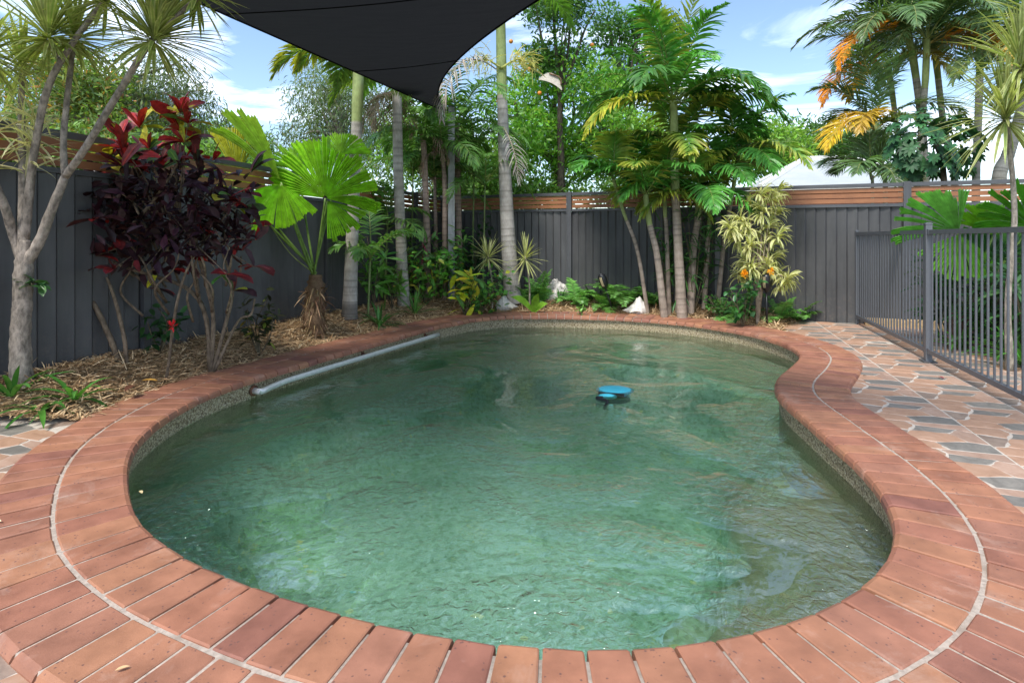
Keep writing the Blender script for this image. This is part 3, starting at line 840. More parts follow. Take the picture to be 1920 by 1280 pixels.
g = Geo(); tube(g, smooth_path([A, (A + np.array([PP[0], PP[1] - .05, 3.14])) / 2, np.array([PP[0], PP[1] - .04, 3.14])], 8), .008, 6, c=(.3, .3, .3)); g.build('turnbuckle', M_steel2, post)

# ------------------------------------------------------------------ grab rail on the pool wall
M_inox = plain_mat('stainless_steel', (.72, .71, .68), .38, .55, nscale=25, amp=.12, bstr=.05)
M_rust = plain_mat('rusty_bracket', (.16, .07, .035), .8, .2, nscale=40, amp=.5, bstr=.4)
ra, rb = gp(535, 714, -.10), gp(822, 627, -.10)
rail = empty('grab_rail', ra, 'stainless steel rail fixed to the pool wall under the brick coping', 'rail')
w0 = gp(481, 706); iw = np.argmin(np.linalg.norm(pool - w0[:2], axis=1)); w0 = np.array([*(pool[iw] + PNs[iw] * .03), -.115])
bend = np.array([*(pool[iw] - PNs[iw] * .055), -.113])
g = Geo(); tube(g, smooth_path([w0, bend, bend * .45 + ra * .55 + np.array([0, 0, 0.]), ra + (rb - ra) * .06, ra + (rb - ra) * .5, rb], 40), .0245, 12, c=(.6, .6, .6)); g.build('tube', M_inox, rail)
for f in (-1, .45, .93):
    c_ = w0 if f < 0 else ra + (rb - ra) * f
    iw = np.argmin(np.linalg.norm(pool - c_[:2], axis=1)); wpt = np.array([*(pool[iw] + PNs[iw] * .03), c_[2]])
    g = Geo(); nn_ = np.array([*PNs[iw], 0]); tt = np.array([-nn_[1], nn_[0], 0])
    th = np.linspace(0, 2 * np.pi, 14, endpoint=False)
    if f < 0: tube(g, [wpt, wpt - nn_ * .012], .045, 14)
    else:
        box(g, wpt - nn_ * .004, tt * .02, nn_ * .004, np.array([0, 0, .035]))
        tube(g, [wpt + np.array([0, 0, .015]), c_ + np.array([0, 0, .008])], .009, 6)
    g.build('bracket', M_rust, rail)

# ------------------------------------------------------------------ pool cleaner under the surface
cc = gp(1148, 737, -.20)
cl = empty('pool_cleaner', cc, 'turquoise and black pool cleaner floating in the green water', 'pool cleaner')
M_turq = plain_mat('turquoise_plastic', (.12, .80, .90), .3, nscale=10, amp=.08, bstr=0)
M_blackp = plain_mat('black_plastic', (.012, .012, .014), .4, nscale=10, amp=.1, bstr=0)
def dome(g, c_, rx, ry, h, nseg=28, rings=6, cut=None):
    V = []; q = []
    for i in range(rings + 1):
        f = i / rings; r_ = math.cos(f * math.pi / 2 * .98); z = math.sin(f * math.pi / 2)
        for k in range(nseg):
            a = 2 * math.pi * k / nseg; V.append(c_ + np.array([rx * r_ * math.cos(a), ry * r_ * math.sin(a), h * z]))
    for i in range(rings):
        for k in range(nseg):
            q.append((i * nseg + k, i * nseg + (k + 1) % nseg, (i + 1) * nseg + (k + 1) % nseg, (i + 1) * nseg + k))
    g.add(V, q)
zt = WATER
g = Geo(); dome(g, np.array([cc[0] + .03, cc[1] + .04, zt - .012]), .165, .145, .022); g.build('shell', M_turq, cl)
g = Geo(); dome(g, np.array([cc[0] - .07, cc[1] - .145, zt - .02]), .085, .055, .030); g.build('nose', M_turq, cl)
g = Geo(); tube(g, smooth_path([[cc[0] - .13, cc[1] - .07, zt - .004], [cc[0] - .03, cc[1] - .095, zt - .006], [cc[0] + .08, cc[1] - .12, zt - .008]], 14), .012, 8); g.build('bumper', M_blackp, cl)
g = Geo(); dome(g, np.array([cc[0], cc[1] - .02, zt - .07]), .15, .14, .045); g.build('skirt', M_blackp, cl)
g = Geo(); tube(g, smooth_path([[cc[0] - .12, cc[1] - .2, zt - .004], [cc[0] - .17, cc[1] - .25, zt + .004], [cc[0] - .1, cc[1] - .33, zt + .002], [cc[0] - .14, cc[1] - .42, zt - .03]], 20), .013, 8); g.build('hose', M_blackp, cl)
# ================================================================== plants
def bedpt(px, py):
    """where the line of sight through a pixel meets the mulch"""
    Ys = np.linspace(3.3, 10.6, 900); P = np.stack([(px - CX) / F * Ys, Ys], 1)
    z = H - (py - CY) / F * Ys
    ok = (sdist(P) > .53) & ((P - BP) @ NB > .06) & ((P - LP) @ NL > .06)
    P, z = P[ok], z[ok]; h = bed_h(P)
    hit = np.nonzero(z <= h)[0]
    i = hit[0] if len(hit) else len(P) - 1
    return np.array([P[i, 0], P[i, 1], h[i]])
def onbed(px, Y):
    x = (px - CX) / F * Y
    return np.array([x, Y, float(bed_h(np.array([[x, Y]]))[0])])

def frond(parent, base, d, length, droop, nl=44, ll=.4, lw=.04, ld=.8, c=(.08, .2, .03), ctip=None, name='frond', sweep=(70, 28), lift=.15, start=.16, rach=(.2, .26, .07), up=(0, 0, 1), mat=None, segs=3, rr=.012):
    g = Geo(); K = 16
    d = unit(d); P = [np.asarray(base, float)]; dirs = []
    for k in range(K):
        dirs.append(d); P.append(P[-1] + d * length / K); d = unit(d + np.array([0, 0, -1]) * droop / K * (.4 + 1.2 * k / K))
    P = np.array(P); T = unit(np.gradient(P, axis=0))
    tube(g, P, np.linspace(rr, rr * .25, K + 1), 5, c=rach, cap=False)
    t = np.linspace(start, .985, nl); idx = t * K
    C = np.stack([np.interp(idx, np.arange(K + 1), P[:, k]) for k in range(3)], 1)
    TT = unit(np.stack([np.interp(idx, np.arange(K + 1), T[:, k]) for k in range(3)], 1))
    S = np.cross(TT, np.asarray(up, float)); bad = np.linalg.norm(S, axis=1) < .15
    S[bad] = np.array([1, 0, 0]); S = unit(S); U = np.cross(S, TT)
    prof = np.clip(np.sin(np.pi * (.12 + .86 * (t - start) / (1 - start)) ** .8), .22, 1)
    for sg in (-1, 1):
        a = np.radians(np.interp(t, [start, 1], sweep) + rng.normal(0, 6, nl))[:, None]
        D = TT * np.cos(a) + S * sg * np.sin(a) + U * (lift + rng.normal(0, .10, (nl, 1)))
        L = ll * prof * rng.uniform(.85, 1.1, nl)
        cc = vary(c, nl, .13, .06); ct = None if ctip is None else vary(ctip, nl, .15, .06)
        N = unit(U + S * sg * rng.normal(-.25, .35, (nl, 1)) + TT * rng.normal(0, .3, (nl, 1)))
        strips(g, C, D, N, L, lw * rng.uniform(.8, 1.1, nl), droop=ld * rng.uniform(.5, 1.35, nl), segs=segs, prof=[.35, 1, .85, .5, .04], fold=.25, c=cc, ctip=ct)
    return g.build(name, mat or M_leaf, parent)

def rosette(g, ctr, axis, n, L, W, pol=(5, 100), droop=.5, c=(.2, .3, .06), stripe=None, ctip=None, segs=4, prof=PROF_STRAP, fold=.35, lvar=.18):
    ax, s, u = frame(axis)
    th = rng.uniform(0, 2 * np.pi, n); po = np.radians(rng.uniform(pol[0] ** 1, pol[1], n))
    rad = np.cos(th)[:, None] * s + np.sin(th)[:, None] * u
    D = np.cos(po)[:, None] * ax + np.sin(po)[:, None] * rad
    N = np.sin(po)[:, None] * ax - np.cos(po)[:, None] * rad
    P0 = np.asarray(ctr) + rad * .012 - ax * (po / np.pi * .10)[:, None]
    strips(g, P0, D, N, L * rng.uniform(1 - lvar, 1 + lvar, n), W * rng.uniform(.8, 1.15, n), droop=droop * rng.uniform(.4, 1.4, n), segs=segs, prof=prof, fold=fold, c=vary(c, n, .15, .06), stripe=stripe, ctip=ctip)
    return g

def fan(parent, hub, normal, up, a0, a1, rad, nray=26, pleat=1.0, cup=.12, sag=.12, c=(.17, .36, .03), mat=None, name='fan_leaf', cedge=None):
    """pleated fan: angles measured from 'up' towards 'right' in the fan's plane"""
    n_ = unit(normal); u = unit(np.asarray(up, float) - n_ * np.dot(up, n_)); r_ = np.cross(u, n_)
    st = [.04, .3, .55, .78, .95, 1.0]; V = []; C = []; q = []
    da = (a1 - a0) / nray; dev = rng.normal(0, 1)
    for s_ in range(nray):
        ac = a0 + (s_ + .5) * da; rs = 1 + rng.normal(0, .035); lift = rng.normal(0, .02); sd_ = sag * (1 + rng.normal(0, .5)); tone = rng.uniform(.88, 1.12)
        split = rng.uniform(.01, .05) if rng.uniform() < .88 else rng.uniform(.10, .22)
        base_i = len(V)
        for k, f in enumerate(st):
            sh = 1 - (split if f > .55 else 0) * min(1, max(0, f - .5) / .4)
            for w_ in range(5):
                an = math.radians(ac + (w_ / 4 - .5) * da * sh)
                R_ = rad(math.degrees(an)) if callable(rad) else rad
                ff = f * rs
                if k == len(st) - 1: ff = ff * (1.0 if w_ in (1, 3) else .955)
                e = math.cos(an) * u + math.sin(an) * r_
                off = (pleat if w_ in (1, 3) else 0) * R_ * f * math.radians(abs(da)) * .55 * (1 if dev else 1)
                V.append(np.asarray(hub) + e * R_ * ff + n_ * (off - cup * R_ * f * f + lift * f * f) + np.array([0, 0, -sd_ * R_ * f ** 3]))
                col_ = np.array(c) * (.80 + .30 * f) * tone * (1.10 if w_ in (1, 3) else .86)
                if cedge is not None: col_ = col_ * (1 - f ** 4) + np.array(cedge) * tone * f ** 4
                C.append(col_)
        for k in range(len(st) - 1):
            for w_ in range(4):
                o_ = base_i + k * 5 + w_; q.append((o_, o_ + 1, o_ + 6, o_ + 5))
    g = Geo(); g.add(V, q, c=np.array(C))
    return g.build(name, mat or M_gloss, parent, False)

def stem(parent, P, r, c, name='trunk', mat=None, sides=10, n=24, jitter=.0, rings=0, cfun=None):
    g = Geo(); pth = smooth_path(P, n)
    r = np.interp(np.linspace(0, 1, n), np.linspace(0, 1, len(np.atleast_1d(r))), np.atleast_1d(r))
    tube(g, pth, r, sides, c=c, jitter=jitter, cfun=cfun)
    return g.build(name, mat or M_bark, parent)
def palm_trunk(parent, P, r, c=(.42, .38, .34), ring_gap=.13, crown=None, green=None, cring=.6, dark=None):
    """ringed trunk; 'green' = fraction above which the smooth crown shaft starts"""
    pth0 = smooth_path(P, 60); Lh = np.linalg.norm(np.diff(pth0, axis=0), axis=1).sum()
    n = max(40, int(Lh / .022)); pth = smooth_path(P, n)
    rr = np.interp(np.linspace(0, 1, n), np.linspace(0, 1, len(r)), r)
    s = np.linspace(0, Lh, n); t = s / Lh
    cuts = np.cumsum(rng.uniform(.6, 1.3, 200) * ring_gap * np.interp(np.arange(200) * ring_gap / Lh, [0, 1], [1, .8]))
    dist = np.min(np.abs(s[:, None] - cuts[None]), axis=1); ring = np.exp(-(dist / .010) ** 2)
    gmask = np.zeros(n) if green is None else (t > green).astype(float)
    rr = rr * (1 + .035 * ring * (1 - gmask)) * (1 + .10 * gmask * sstep((t - (green or 1)) / .08))
    C = np.array(c)[None] * (1 - (1 - cring) * ring[:, None]) * np.exp(rng.normal(0, .04, (n, 1)))
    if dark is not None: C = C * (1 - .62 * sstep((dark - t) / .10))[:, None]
    if green is not None:
        C = C * (1 - gmask[:, None]) + np.array([.30, .36, .14]) * gmask[:, None]
    g = Geo(); tube(g, pth, rr, 14, cfun=lambda tt, V: C)
    return g.build('trunk', M_palmbark, parent), pth[-1], pth

# ------------------------------------------------------------------ left: variegated dracaena tree
DC, DS = (.20, .27, .055), np.array([.46, .47, .20])
base = np.array([*(at(42, 690, 3.72)[:2]), .10])
dr = empty('dracaena_tree', base, 'tall many-stemmed dracaena with pale striped leaf heads beside the dark red croton', 'tree')
bk = (.33, .28, .235)
Yd = 3.72
crotch = at(45, 500, Yd)
stem(dr, [base, at(38, 640, Yd), at(42, 570, Yd), crotch, at(46, 450, Yd)], [.068, .056, .053, .052, .034], bk, jitter=.035, n=40, sides=16)
br = [([crotch, at(25, 440, Yd), at(8, 385, Yd - .1), at(-22, 310, Yd - .2), at(-40, 200, Yd - .25)], [.036, .034, .026, .022]),
      ([crotch, at(44, 430, Yd), at(43, 330, Yd + .05), at(40, 210, Yd + .1), at(42, 120, Yd + .1)], [.042, .036, .026, .018]),
      ([at(45, 455, Yd), at(55, 360, Yd - .03), at(67, 270, Yd - .05), at(88, 170, Yd - .1), at(130, 90, Yd - .1), at(205, -10, Yd - .1)], [.036, .03, .026, .022, .017]),
      ([crotch, at(75, 450, Yd - .02), at(100, 385, Yd - .05), at(122, 332, Yd - .05)], [.042, .036, .030]),
      ([at(122, 332, Yd - .05), at(119, 260, Yd), at(130, 150, Yd + .05), at(140, 70, Yd + .1)], [.026, .022, .018]),
      ([at(122, 332, Yd - .05), at(165, 270, Yd - .15), at(225, 170, Yd - .25), at(290, 70, Yd - .3), at(372, -5, Yd - .35)], [.028, .025, .021, .016]),
      ([at(112, 115, Yd - .1), at(98, 90, Yd - .1), at(90, 65, Yd - .1)], [.012, .01])]
for P, r in br: stem(dr, P, [x * .82 for x in r], bk, 'branch', n=22, jitter=.04)
for (px, py, Y, n, L, ax) in ((292, 62, Yd - .3, 190, .40, (.25, -.1, 1)), (90, 58, Yd - .1, 130, .36, (-.1, 0, 1)), (142, 62, Yd + .1, 120, .36, (.1, 0, 1)), (-30, 90, Yd - .25, 120, .40, (0, -.2, 1)),
                              (205, -14, Yd - .1, 110, .36, (.3, 0, 1)), (42, 118, Yd + .1, 70, .34, (0, 0, 1)), (375, -22, Yd - .35, 60, .26, (.4, 0, 1))):
    g = Geo(); rosette(g, at(px, py, Y), ax, n, L, .021, (3, 128), .55, DC, stripe=DS, segs=4)
    g.build('leaf_head', M_leaf, dr)
g = Geo()
for k in range(44):
    py = rng.uniform(140, 320); c_ = at(42 + rng.uniform(-6, 22), py, Yd)
    rosette(g, c_, (rng.normal(0, .6), -.3, .5), 2, .26, .013, (30, 110), .8, (.42, .40, .16), stripe=np.array([.62, .57, .36]))
g.build('old_leaves', M_leaf, dr)

# ------------------------------------------------------------------ left: croton
cb = onbed(330, 4.5)
cr = empty('croton_bush', cb, 'large croton bush with dark maroon, red and yellow leaves on bare branching stems', 'shrub')
Yc = 4.5
bk2 = (.22, .165, .115)
S = [([onbed(222, 4.42), at(205, 630, 4.40), at(170, 560, 4.4), at(112, 485, 4.4)], [.022, .02, .014]),
     ([onbed(238, 4.42), at(232, 630, 4.4), at(215, 560, 4.42), at(200, 520, 4.45)], [.016, .014, .01]),
     ([onbed(312, 4.45), at(328, 590, 4.45), at(345, 520, 4.45), at(365, 480, 4.45)], [.012, .011, .008]),
     ([onbed(395, 4.75), at(385, 590, 4.7), at(350, 540, 4.65), at(280, 515, 4.6), at(220, 495, 4.55), at(165, 455, 4.5)], [.022, .017, .014, .01]),
     ([onbed(395, 4.75), at(400, 600, 4.7), at(390, 540, 4.6), at(370, 470, 4.55), at(365, 400, 4.5)], [.02, .016, .011]),
     ([onbed(398, 4.75), at(425, 600, 4.75), at(436, 550, 4.7), at(430, 510, 4.65), at(415, 470, 4.6)], [.018, .014, .009]),
     ([at(432, 535, 4.68), at(450, 510, 4.65), at(452, 480, 4.65)], [.01, .007]),
     ([onbed(400, 4.75), at(445, 605, 4.75), at(470, 590, 4.72), at(478, 560, 4.7)], [.014, .01, .007]),
     ([at(200, 470, 4.5), at(250, 420, 4.45), at(300, 360, 4.4), at(335, 300, 4.4), at(338, 255, 4.4)], [.014, .012, .007]),
     ([at(300, 480, 4.55), at(270, 420, 4.5), at(235, 350, 4.5), at(215, 290, 4.5)], [.012, .009, .006]),
     ([at(310, 490, 4.55), at(320, 420, 4.5), at(300, 340, 4.45), at(262, 265, 4.45)], [.012, .009, .006]),
     ([at(370, 470, 4.55), at(410, 420, 4.55), at(440, 380, 4.6)], [.010, .007])]
for k in range(16):
    x0 = rng.uniform(200, 440); y0 = rng.uniform(470, 560); x1 = x0 + rng.normal(0, 45); y1 = y0 - rng.uniform(50, 110)
    Y0 = rng.uniform(4.35, 4.75); S.append(([at(x0 + (395 - x0) * .25, y0 + 45, 4.65), at(x0, y0, Y0), at((x0 + x1) / 2 + rng.normal(0, 12), (y0 + y1) / 2, Y0), at(x1, y1, Y0)], [.011, .009, .006, .004]))
for P, r in S: stem(cr, P, r, bk2, 'stem', sides=8, n=18, jitter=.06)
CROT = [(np.array([.050, .019, .024]), None), (np.array([.12, .018, .022]), np.array([.30, .03, .025])), (np.array([.26, .018, .02]), np.array([.50, .04, .025])), (np.array([.34, .34, .03]), np.array([.60, .48, .03])), (np.array([.06, .13, .03]), np.array([.14, .26, .04]))]
def croton_leaf(p, d, kind, L):
    c, ct = CROT[kind]
    g = Geo(); nrm = unit(np.array([rng.normal(0, .5), rng.normal(-.5, .4), 1]))
    strips(g, p, d, nrm, L, L * .42, droop=rng.uniform(.2, 1.0), segs=6, prof=[.06, .45, .78, .62, .95, 1.0, .75, .08], fold=.3, c=vary(c, 1, .25, .1), ctip=vary(c * 1.25, 1, .2), stripe=None if ct is None else None)
    if ct is not None:       # coloured midrib
        strips(g, np.asarray(p) + nrm * .004, d, nrm, L * .92, L * .07, droop=.6, segs=4, prof=[.8, 1, .8, .1], c=ct)
    g.build('leaf', M_croton, cr)
tips = []
for k in range(64):
    while True:
        v = rng.uniform(-1, 1, 3)
        if (np.abs(v) ** 4).sum() < 1 and np.linalg.norm(v) > .5: break
    px, py = 302 + v[0] * 180, 392 + v[1] * (105 if v[1] < 0 else 112)
    tips.append((px, py, 4.46 + v[2] * .42))
crown = [(338, 212, 4.4), (322, 228, 4.42), (352, 232, 4.38), (335, 245, 4.38), (262, 240, 4.45), (226, 258, 4.45), (234, 282, 4.42), (280, 280, 4.4), (345, 268, 4.4), (205, 300, 4.5), (305, 300, 4.35), (180, 330, 4.45), (425, 330, 4.55), (458, 365, 4.6), (445, 390, 4.6), (145, 380, 4.4), (135, 425, 4.4), (470, 420, 4.6), (455, 470, 4.6), (390, 490, 4.5), (180, 480, 4.4)]
tips = crown + [(x + rng.normal(0, 8), y, 4.45 + rng.normal(0, .15)) for x, y in ((150, 470), (200, 505), (255, 510), (330, 505), (420, 515), (465, 500), (440, 545), (285, 540), (120, 400), (490, 450))] + tips
for (px, py, Y) in tips[:31]:
    e = at(px, py, Y); s0 = at(330 + (px - 330) * .35, min(500, max(py + 70, 400)) if py < 440 else 455, 4.52)
    stem(cr, [s0, (s0 + e) / 2 + np.array([rng.normal(0, .02), rng.normal(0, .02), .02]), e], [.007, .005, .003], bk2, 'stem', sides=6, n=10)
nleaf = 0
for (px, py, Y) in tips:
    top = np.clip((330 - py) / 110, 0, 1); c0 = at(px, py, Y)
    n_ = 4 if py > 300 else 9
    for j in range(n_):
        if nleaf >= 298: break
        th = rng.uniform(0, 6.28); po = R(rng.uniform(10, 85 + 25 * (1 - top)))
        d = np.array([math.sin(po) * math.cos(th), math.sin(po) * math.sin(th), math.cos(po) * (1 if top > .2 else .7)])
        u = rng.uniform()
        kind = (2 if u < .5 else 1 if u < .68 else 3 if u < .94 else 4) if top > .25 else (0 if u < .40 else 1 if u < .74 else 2 if u < .88 else 3 if u < .93 else 4)
        croton_leaf(c0, d, kind, rng.uniform(.10, .235)); nleaf += 1
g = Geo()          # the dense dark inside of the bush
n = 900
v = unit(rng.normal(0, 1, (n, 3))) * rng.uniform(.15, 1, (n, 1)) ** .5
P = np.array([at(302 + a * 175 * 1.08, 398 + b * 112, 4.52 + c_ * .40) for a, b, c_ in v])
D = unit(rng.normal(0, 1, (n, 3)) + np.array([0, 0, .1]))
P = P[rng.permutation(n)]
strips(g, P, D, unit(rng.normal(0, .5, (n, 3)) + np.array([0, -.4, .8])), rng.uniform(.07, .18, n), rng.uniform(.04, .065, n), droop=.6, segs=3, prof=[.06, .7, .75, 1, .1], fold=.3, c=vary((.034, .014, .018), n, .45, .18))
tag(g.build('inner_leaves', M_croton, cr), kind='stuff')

def small_shrub(name, label, cat, px, py, Y, hpx, wpx, n, L, W, c, stems=5, mat=None, droop=.5, c2=None, f2=.15, group=None, base=None):
    b_ = onbed(px, Y) if base is None else np.asarray(base)
    o = empty(name, b_, label, cat, group)
    hh = hpx / F * Y; ww = wpx / F * Y
    g = Geo(); g2 = Geo(); ends = []
    for k in range(stems):
        a = rng.uniform(0, 6.28); e = b_ + np.array([math.cos(a) * ww * .38, math.sin(a) * ww * .3, hh * rng.uniform(.6, 1.0)])
        tube(g2, smooth_path([b_, b_ * .5 + e * .5 + np.array([rng.normal(0, .03), 0, .03]), e], 8), np.linspace(.008, .003, 8), 5, c=(.16, .13, .08)); ends.append(e)
    g2.build('stem', M_bark, o)
    ends = np.array(ends)
    i = rng.integers(0, stems, n); t = rng.uniform(.35, 1.05, (n, 1))
    P = b_ * (1 - t) + ends[i] * t + rng.normal(0, ww * .10, (n, 3)); P[:, 2] = np.maximum(P[:, 2], b_[2] + .02)
    D = unit(rng.normal(0, 1, (n, 3)) * np.array([1, 1, .6]) + np.array([0, -.1, .25]))
    cc = vary(c, n, .25, .1)
    if c2 is not None:
        k = rng.uniform(size=n) < f2; cc[k] = vary(c2, int(k.sum()), .15)
    strips(g, P, D, unit(rng.normal(0, .4, (n, 3)) + np.array([0, -.3, 1])), L * rng.uniform(.7, 1.2, n), W * rng.uniform(.8, 1.2, n), droop=droop, segs=3, prof=PROF_LEAF, fold=.25, c=cc)
    g.build('leaves', mat or M_gloss, o)
    return o
small_shrub('croton_bush', 'small dark croton with yellow-spotted leaves beside the fan palm stump', 'shrub', 487, 600, 5.35, 120, 60, 110, .11, .035, (.035, .045, .018), 5, M_croton, c2=(.22, .2, .03), f2=.18)
small_shrub('leafy_shrub', 'low dark green shrub with red blossoms under the big croton', 'shrub', 300, 600, 4.75, 90, 70, 60, .10, .05, (.03, .085, .025), 4)
small_shrub('leafy_shrub', 'few dark leaves sprouting from the dracaena trunk', 'shrub', 85, 545, 3.8, 10, 50, 14, .10, .05, (.03, .085, .025), 2, base=at(55, 540, 3.72))
fl = empty('red_blossom', at(322, 603, 4.4), 'small bright red blossom beside the slender stem under the croton', 'flower')
g = Geo(); rosette(g, at(322, 604, 4.4), (0, -.5, 1), 26, .035, .012, (5, 120), .3, (.6, .02, .03), segs=2); g.build('petals', M_leaf, fl)

# ------------------------------------------------------------------ strap-leaf plants: every blade is its own part
def strap_plant(name, label, cat, b_, n, L, W, c, pol=(15, 80), droop=1.4, c2=None, group=None, mat=None, segs=6, joined=False, stripe=None):
    o = empty(name, b_, label, cat, group)
    G = Geo()
    for k in range(n):
        g = G if joined else Geo(); th = 2 * np.pi * (k * .382 + rng.uniform(-.06, .06)); po = R(rng.uniform(*pol))
        rad = np.array([math.cos(th), math.sin(th), 0]); ax = np.array([0, 0, 1.])
        D = math.cos(po) * ax + math.sin(po) * rad; N = math.sin(po) * ax - math.cos(po) * rad
        cc = vary(c, 1, .18, .06)
        strips(g, np.asarray(b_) + rad * .015, D, N, L * rng.uniform(.7, 1.15), W * rng.uniform(.8, 1.1), droop=droop * rng.uniform(.6, 1.3), segs=segs, prof=PROF_STRAP, fold=.3, c=cc, ctip=None if c2 is None else vary(c2, 1, .1), stripe=stripe)
        if not joined: g.build('leaf', mat or M_gloss, o)
    if joined: G.build('leaves', mat or M_gloss, o)
    return o
lily = (.055, .17, .03)
strap_plant('spider_lily', 'strap-leaved lily in the mulch at the foot of the dracaena trunk', 'plant', bedpt(22, 745), 15, .34, .038, lily)
strap_plant('spider_lily', 'strap-leaved lily in the mulch nearest the coping between dracaena and croton', 'plant', bedpt(140, 752), 12, .32, .036, lily, (25, 85))
strap_plant('spider_lily', 'strap-leaved lily at the edge of the stone tiles by the dracaena', 'plant', bedpt(75, 772), 11, .28, .034, lily, (30, 88))
strap_plant('spider_lily', 'dense strap-leaved clump at the foot of the grey palm trunk beside the fan palm', 'plant', bedpt(712, 612), 26, .42, .034, (.05, .15, .03), (15, 85))
strap_plant('spiky_plant', 'bright green spiky plant with thin leaves beside the slim palm trunks', 'plant', bedpt(778, 590), 26, .42, .022, (.10, .24, .05), (5, 75), .5)
strap_plant('rhoeo', 'low purple rosette plant at the coping between the two shells', 'plant', bedpt(1003, 578), 24, .17, .022, (.045, .018, .035), (15, 75), .3)
strap_plant('bromeliad', 'dark green arching rosette among the ferns behind the tilted torch', 'plant', bedpt(1110, 560), 16, .34, .035, (.03, .08, .025), (20, 80), .8)
strap_plant('bromeliad', 'glossy green rosette in front of the white rock', 'plant', bedpt(1050, 566), 14, .24, .03, (.045, .13, .03), (15, 80), .7)
for k, (px, py, z) in enumerate(((1800, 655, 0), (1850, 650, 0), (1890, 668, 0), (1925, 690, 0), (1870, 625, 0), (1915, 632, 0), (1830, 622, 0), (1960, 655, 0))):
    p = gp(px, py, -.03)
    strap_plant('border_plant', 'dense grassy border clump behind the bars of the pool fence', 'plant', p, 46, .46, .03, (.06, .19, .03), (3, 70), 1.1, group='border clumps behind the pool fence', joined=True)

# ------------------------------------------------------------------ fan palm (left)
Yl = 6.25
lb = onbed(590, Yl)
lp = empty('fan_palm', lb, 'fan palm with huge round pleated bright green leaves on a shaggy stump', 'palm')
stem(lp, [lb, at(590, 560, Yl), at(592, 515, Yl)], [.115, .10, .07], (.17, .105, .06), 'stump', M_dry, 12, jitter=.12)
g = Geo(); n = 420
th = rng.uniform(0, 6.28, n); hz = rng.uniform(0, 1, n); rad = np.stack([np.cos(th), np.sin(th), 0 * th], 1)
P = lb + rad * .085 + np.array([0, 0, 1]) * (hz * .52)[:, None]
strips(g, P, rad * .5 + np.array([0, 0, 1]) * rng.choice([-.7, .9], (n, 1), p=[.65, .35]) + rng.normal(0, .3, (n, 3)), rad, rng.uniform(.06, .2, n), rng.uniform(.006, .02, n), droop=.8, segs=3, prof=[1, .9, .6, .1], c=vary((.26, .165, .09), n, .4, .08))
g.build('fibres', M_dry, lp)
hubs = {}
top = at(592, 515, Yl)
def petiole(parent, a, hub, r=.011, c=(.16, .25, .05)):
    mid = (np.asarray(a) + hub) / 2 + np.array([0, 0, -.02])
    stem(parent, [a, mid, hub], [r * 1.3, r], c, 'petiole', M_gloss, 6, 12)
LG = (.20, .43, .022)
fans = [((610, 372), Yl - .15, (.05, -1, .12), (0, 0, 1), -82, 104, lambda a: .58 + .22 * math.exp(-((a + 30) / 45) ** 2), 22, LG),
        ((614, 376), Yl - .1, (.2, -1, .6), (0, 0, 1), 106, 178, lambda a: .44, 10, (.17, .39, .022)),
        ((526, 346), Yl - .35, (-.1, -1, .75), (0, 0, 1), 118, 262, lambda a: .52 if a < 200 else .30, 16, LG),
        ((527, 342), Yl - .2, (.75, -.6, .15), (-.55, 0, 1), -16, 6, lambda a: .92, 5, (.20, .36, .03)),
        ((525, 340), Yl + .1, (.5, -.8, .1), (-.75, 0, 1), -14, 10, lambda a: .98, 5, (.24, .38, .04)),
        ((560, 320), Yl + .35, (.1, -1, .3), (-.1, 0, 1), -70, 80, lambda a: .42, 18, (.18, .36, .035)),
        ((445, 330), Yl + .15, (.3, -1, .2), (-.12, 0, 1), -24, 30, lambda a: .66, 10, (.34, .36, .035)),
        ((440, 350), Yl - .1, (0, -1, .6), (-.3, 0, 1), -80, 95, lambda a: .30, 14, (.32, .36, .04)),
        ((640, 290), Yl + .5, (.1, -1, .3), (.1, 0, 1), -80, 80, lambda a: .34, 16, (.2, .38, .04))]
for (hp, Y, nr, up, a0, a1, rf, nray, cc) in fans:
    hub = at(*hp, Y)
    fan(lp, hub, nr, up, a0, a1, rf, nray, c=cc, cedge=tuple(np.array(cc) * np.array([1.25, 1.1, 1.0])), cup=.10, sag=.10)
    petiole(lp, top + rng.normal(0, .03, 3), hub)
for (a, b_) in (((560, 470), (480, 370)),): stem(lp, [top, at(540, 470, Yl), at(478, 378, Yl)], [.007, .004], (.3, .36, .12), 'petiole', M_gloss, 5, 12)

# ------------------------------------------------------------------ feather palms with ringed grey trunks
PG = (.085, .20, .03); PY = (.42, .38, .04)
def palm(name, label, P, r, fr, green=None, group=None, dark=None, c=(.42, .385, .345), ll=.45, lw=.045, length=2.0, col_=PG, ring_gap=.13, **kw):
    o = empty(name, P[0], label, 'palm', group)
    tr_, tp, pth = palm_trunk(o, P, r, c, green=green, dark=dark, ring_gap=ring_gap)
    for f in fr:
        d, lscale, dr_, yl = f[:4]
        cc = np.array(col_) * rng.uniform(.85, 1.15); ct = np.array(PY) * rng.uniform(.8, 1.1) if yl > .5 else (cc * (1 - yl) + np.array(PY) * yl)
        if yl > .85: cc = cc * .4 + np.array(PY) * .6
        frond(o, tp, d, length * lscale, dr_, ll=ll, lw=lw, c=cc, ctip=ct, **kw)
    return o, tp
def ring_dirs(n, el=(20, 75), ph=0):
    return [(np.array([math.cos(a) * math.cos(e), math.sin(a) * math.cos(e), math.sin(e)])) for a, e in ((2 * math.pi * k / n + ph + rng.normal(0, .15), R(rng.uniform(*el))) for k in range(n))]
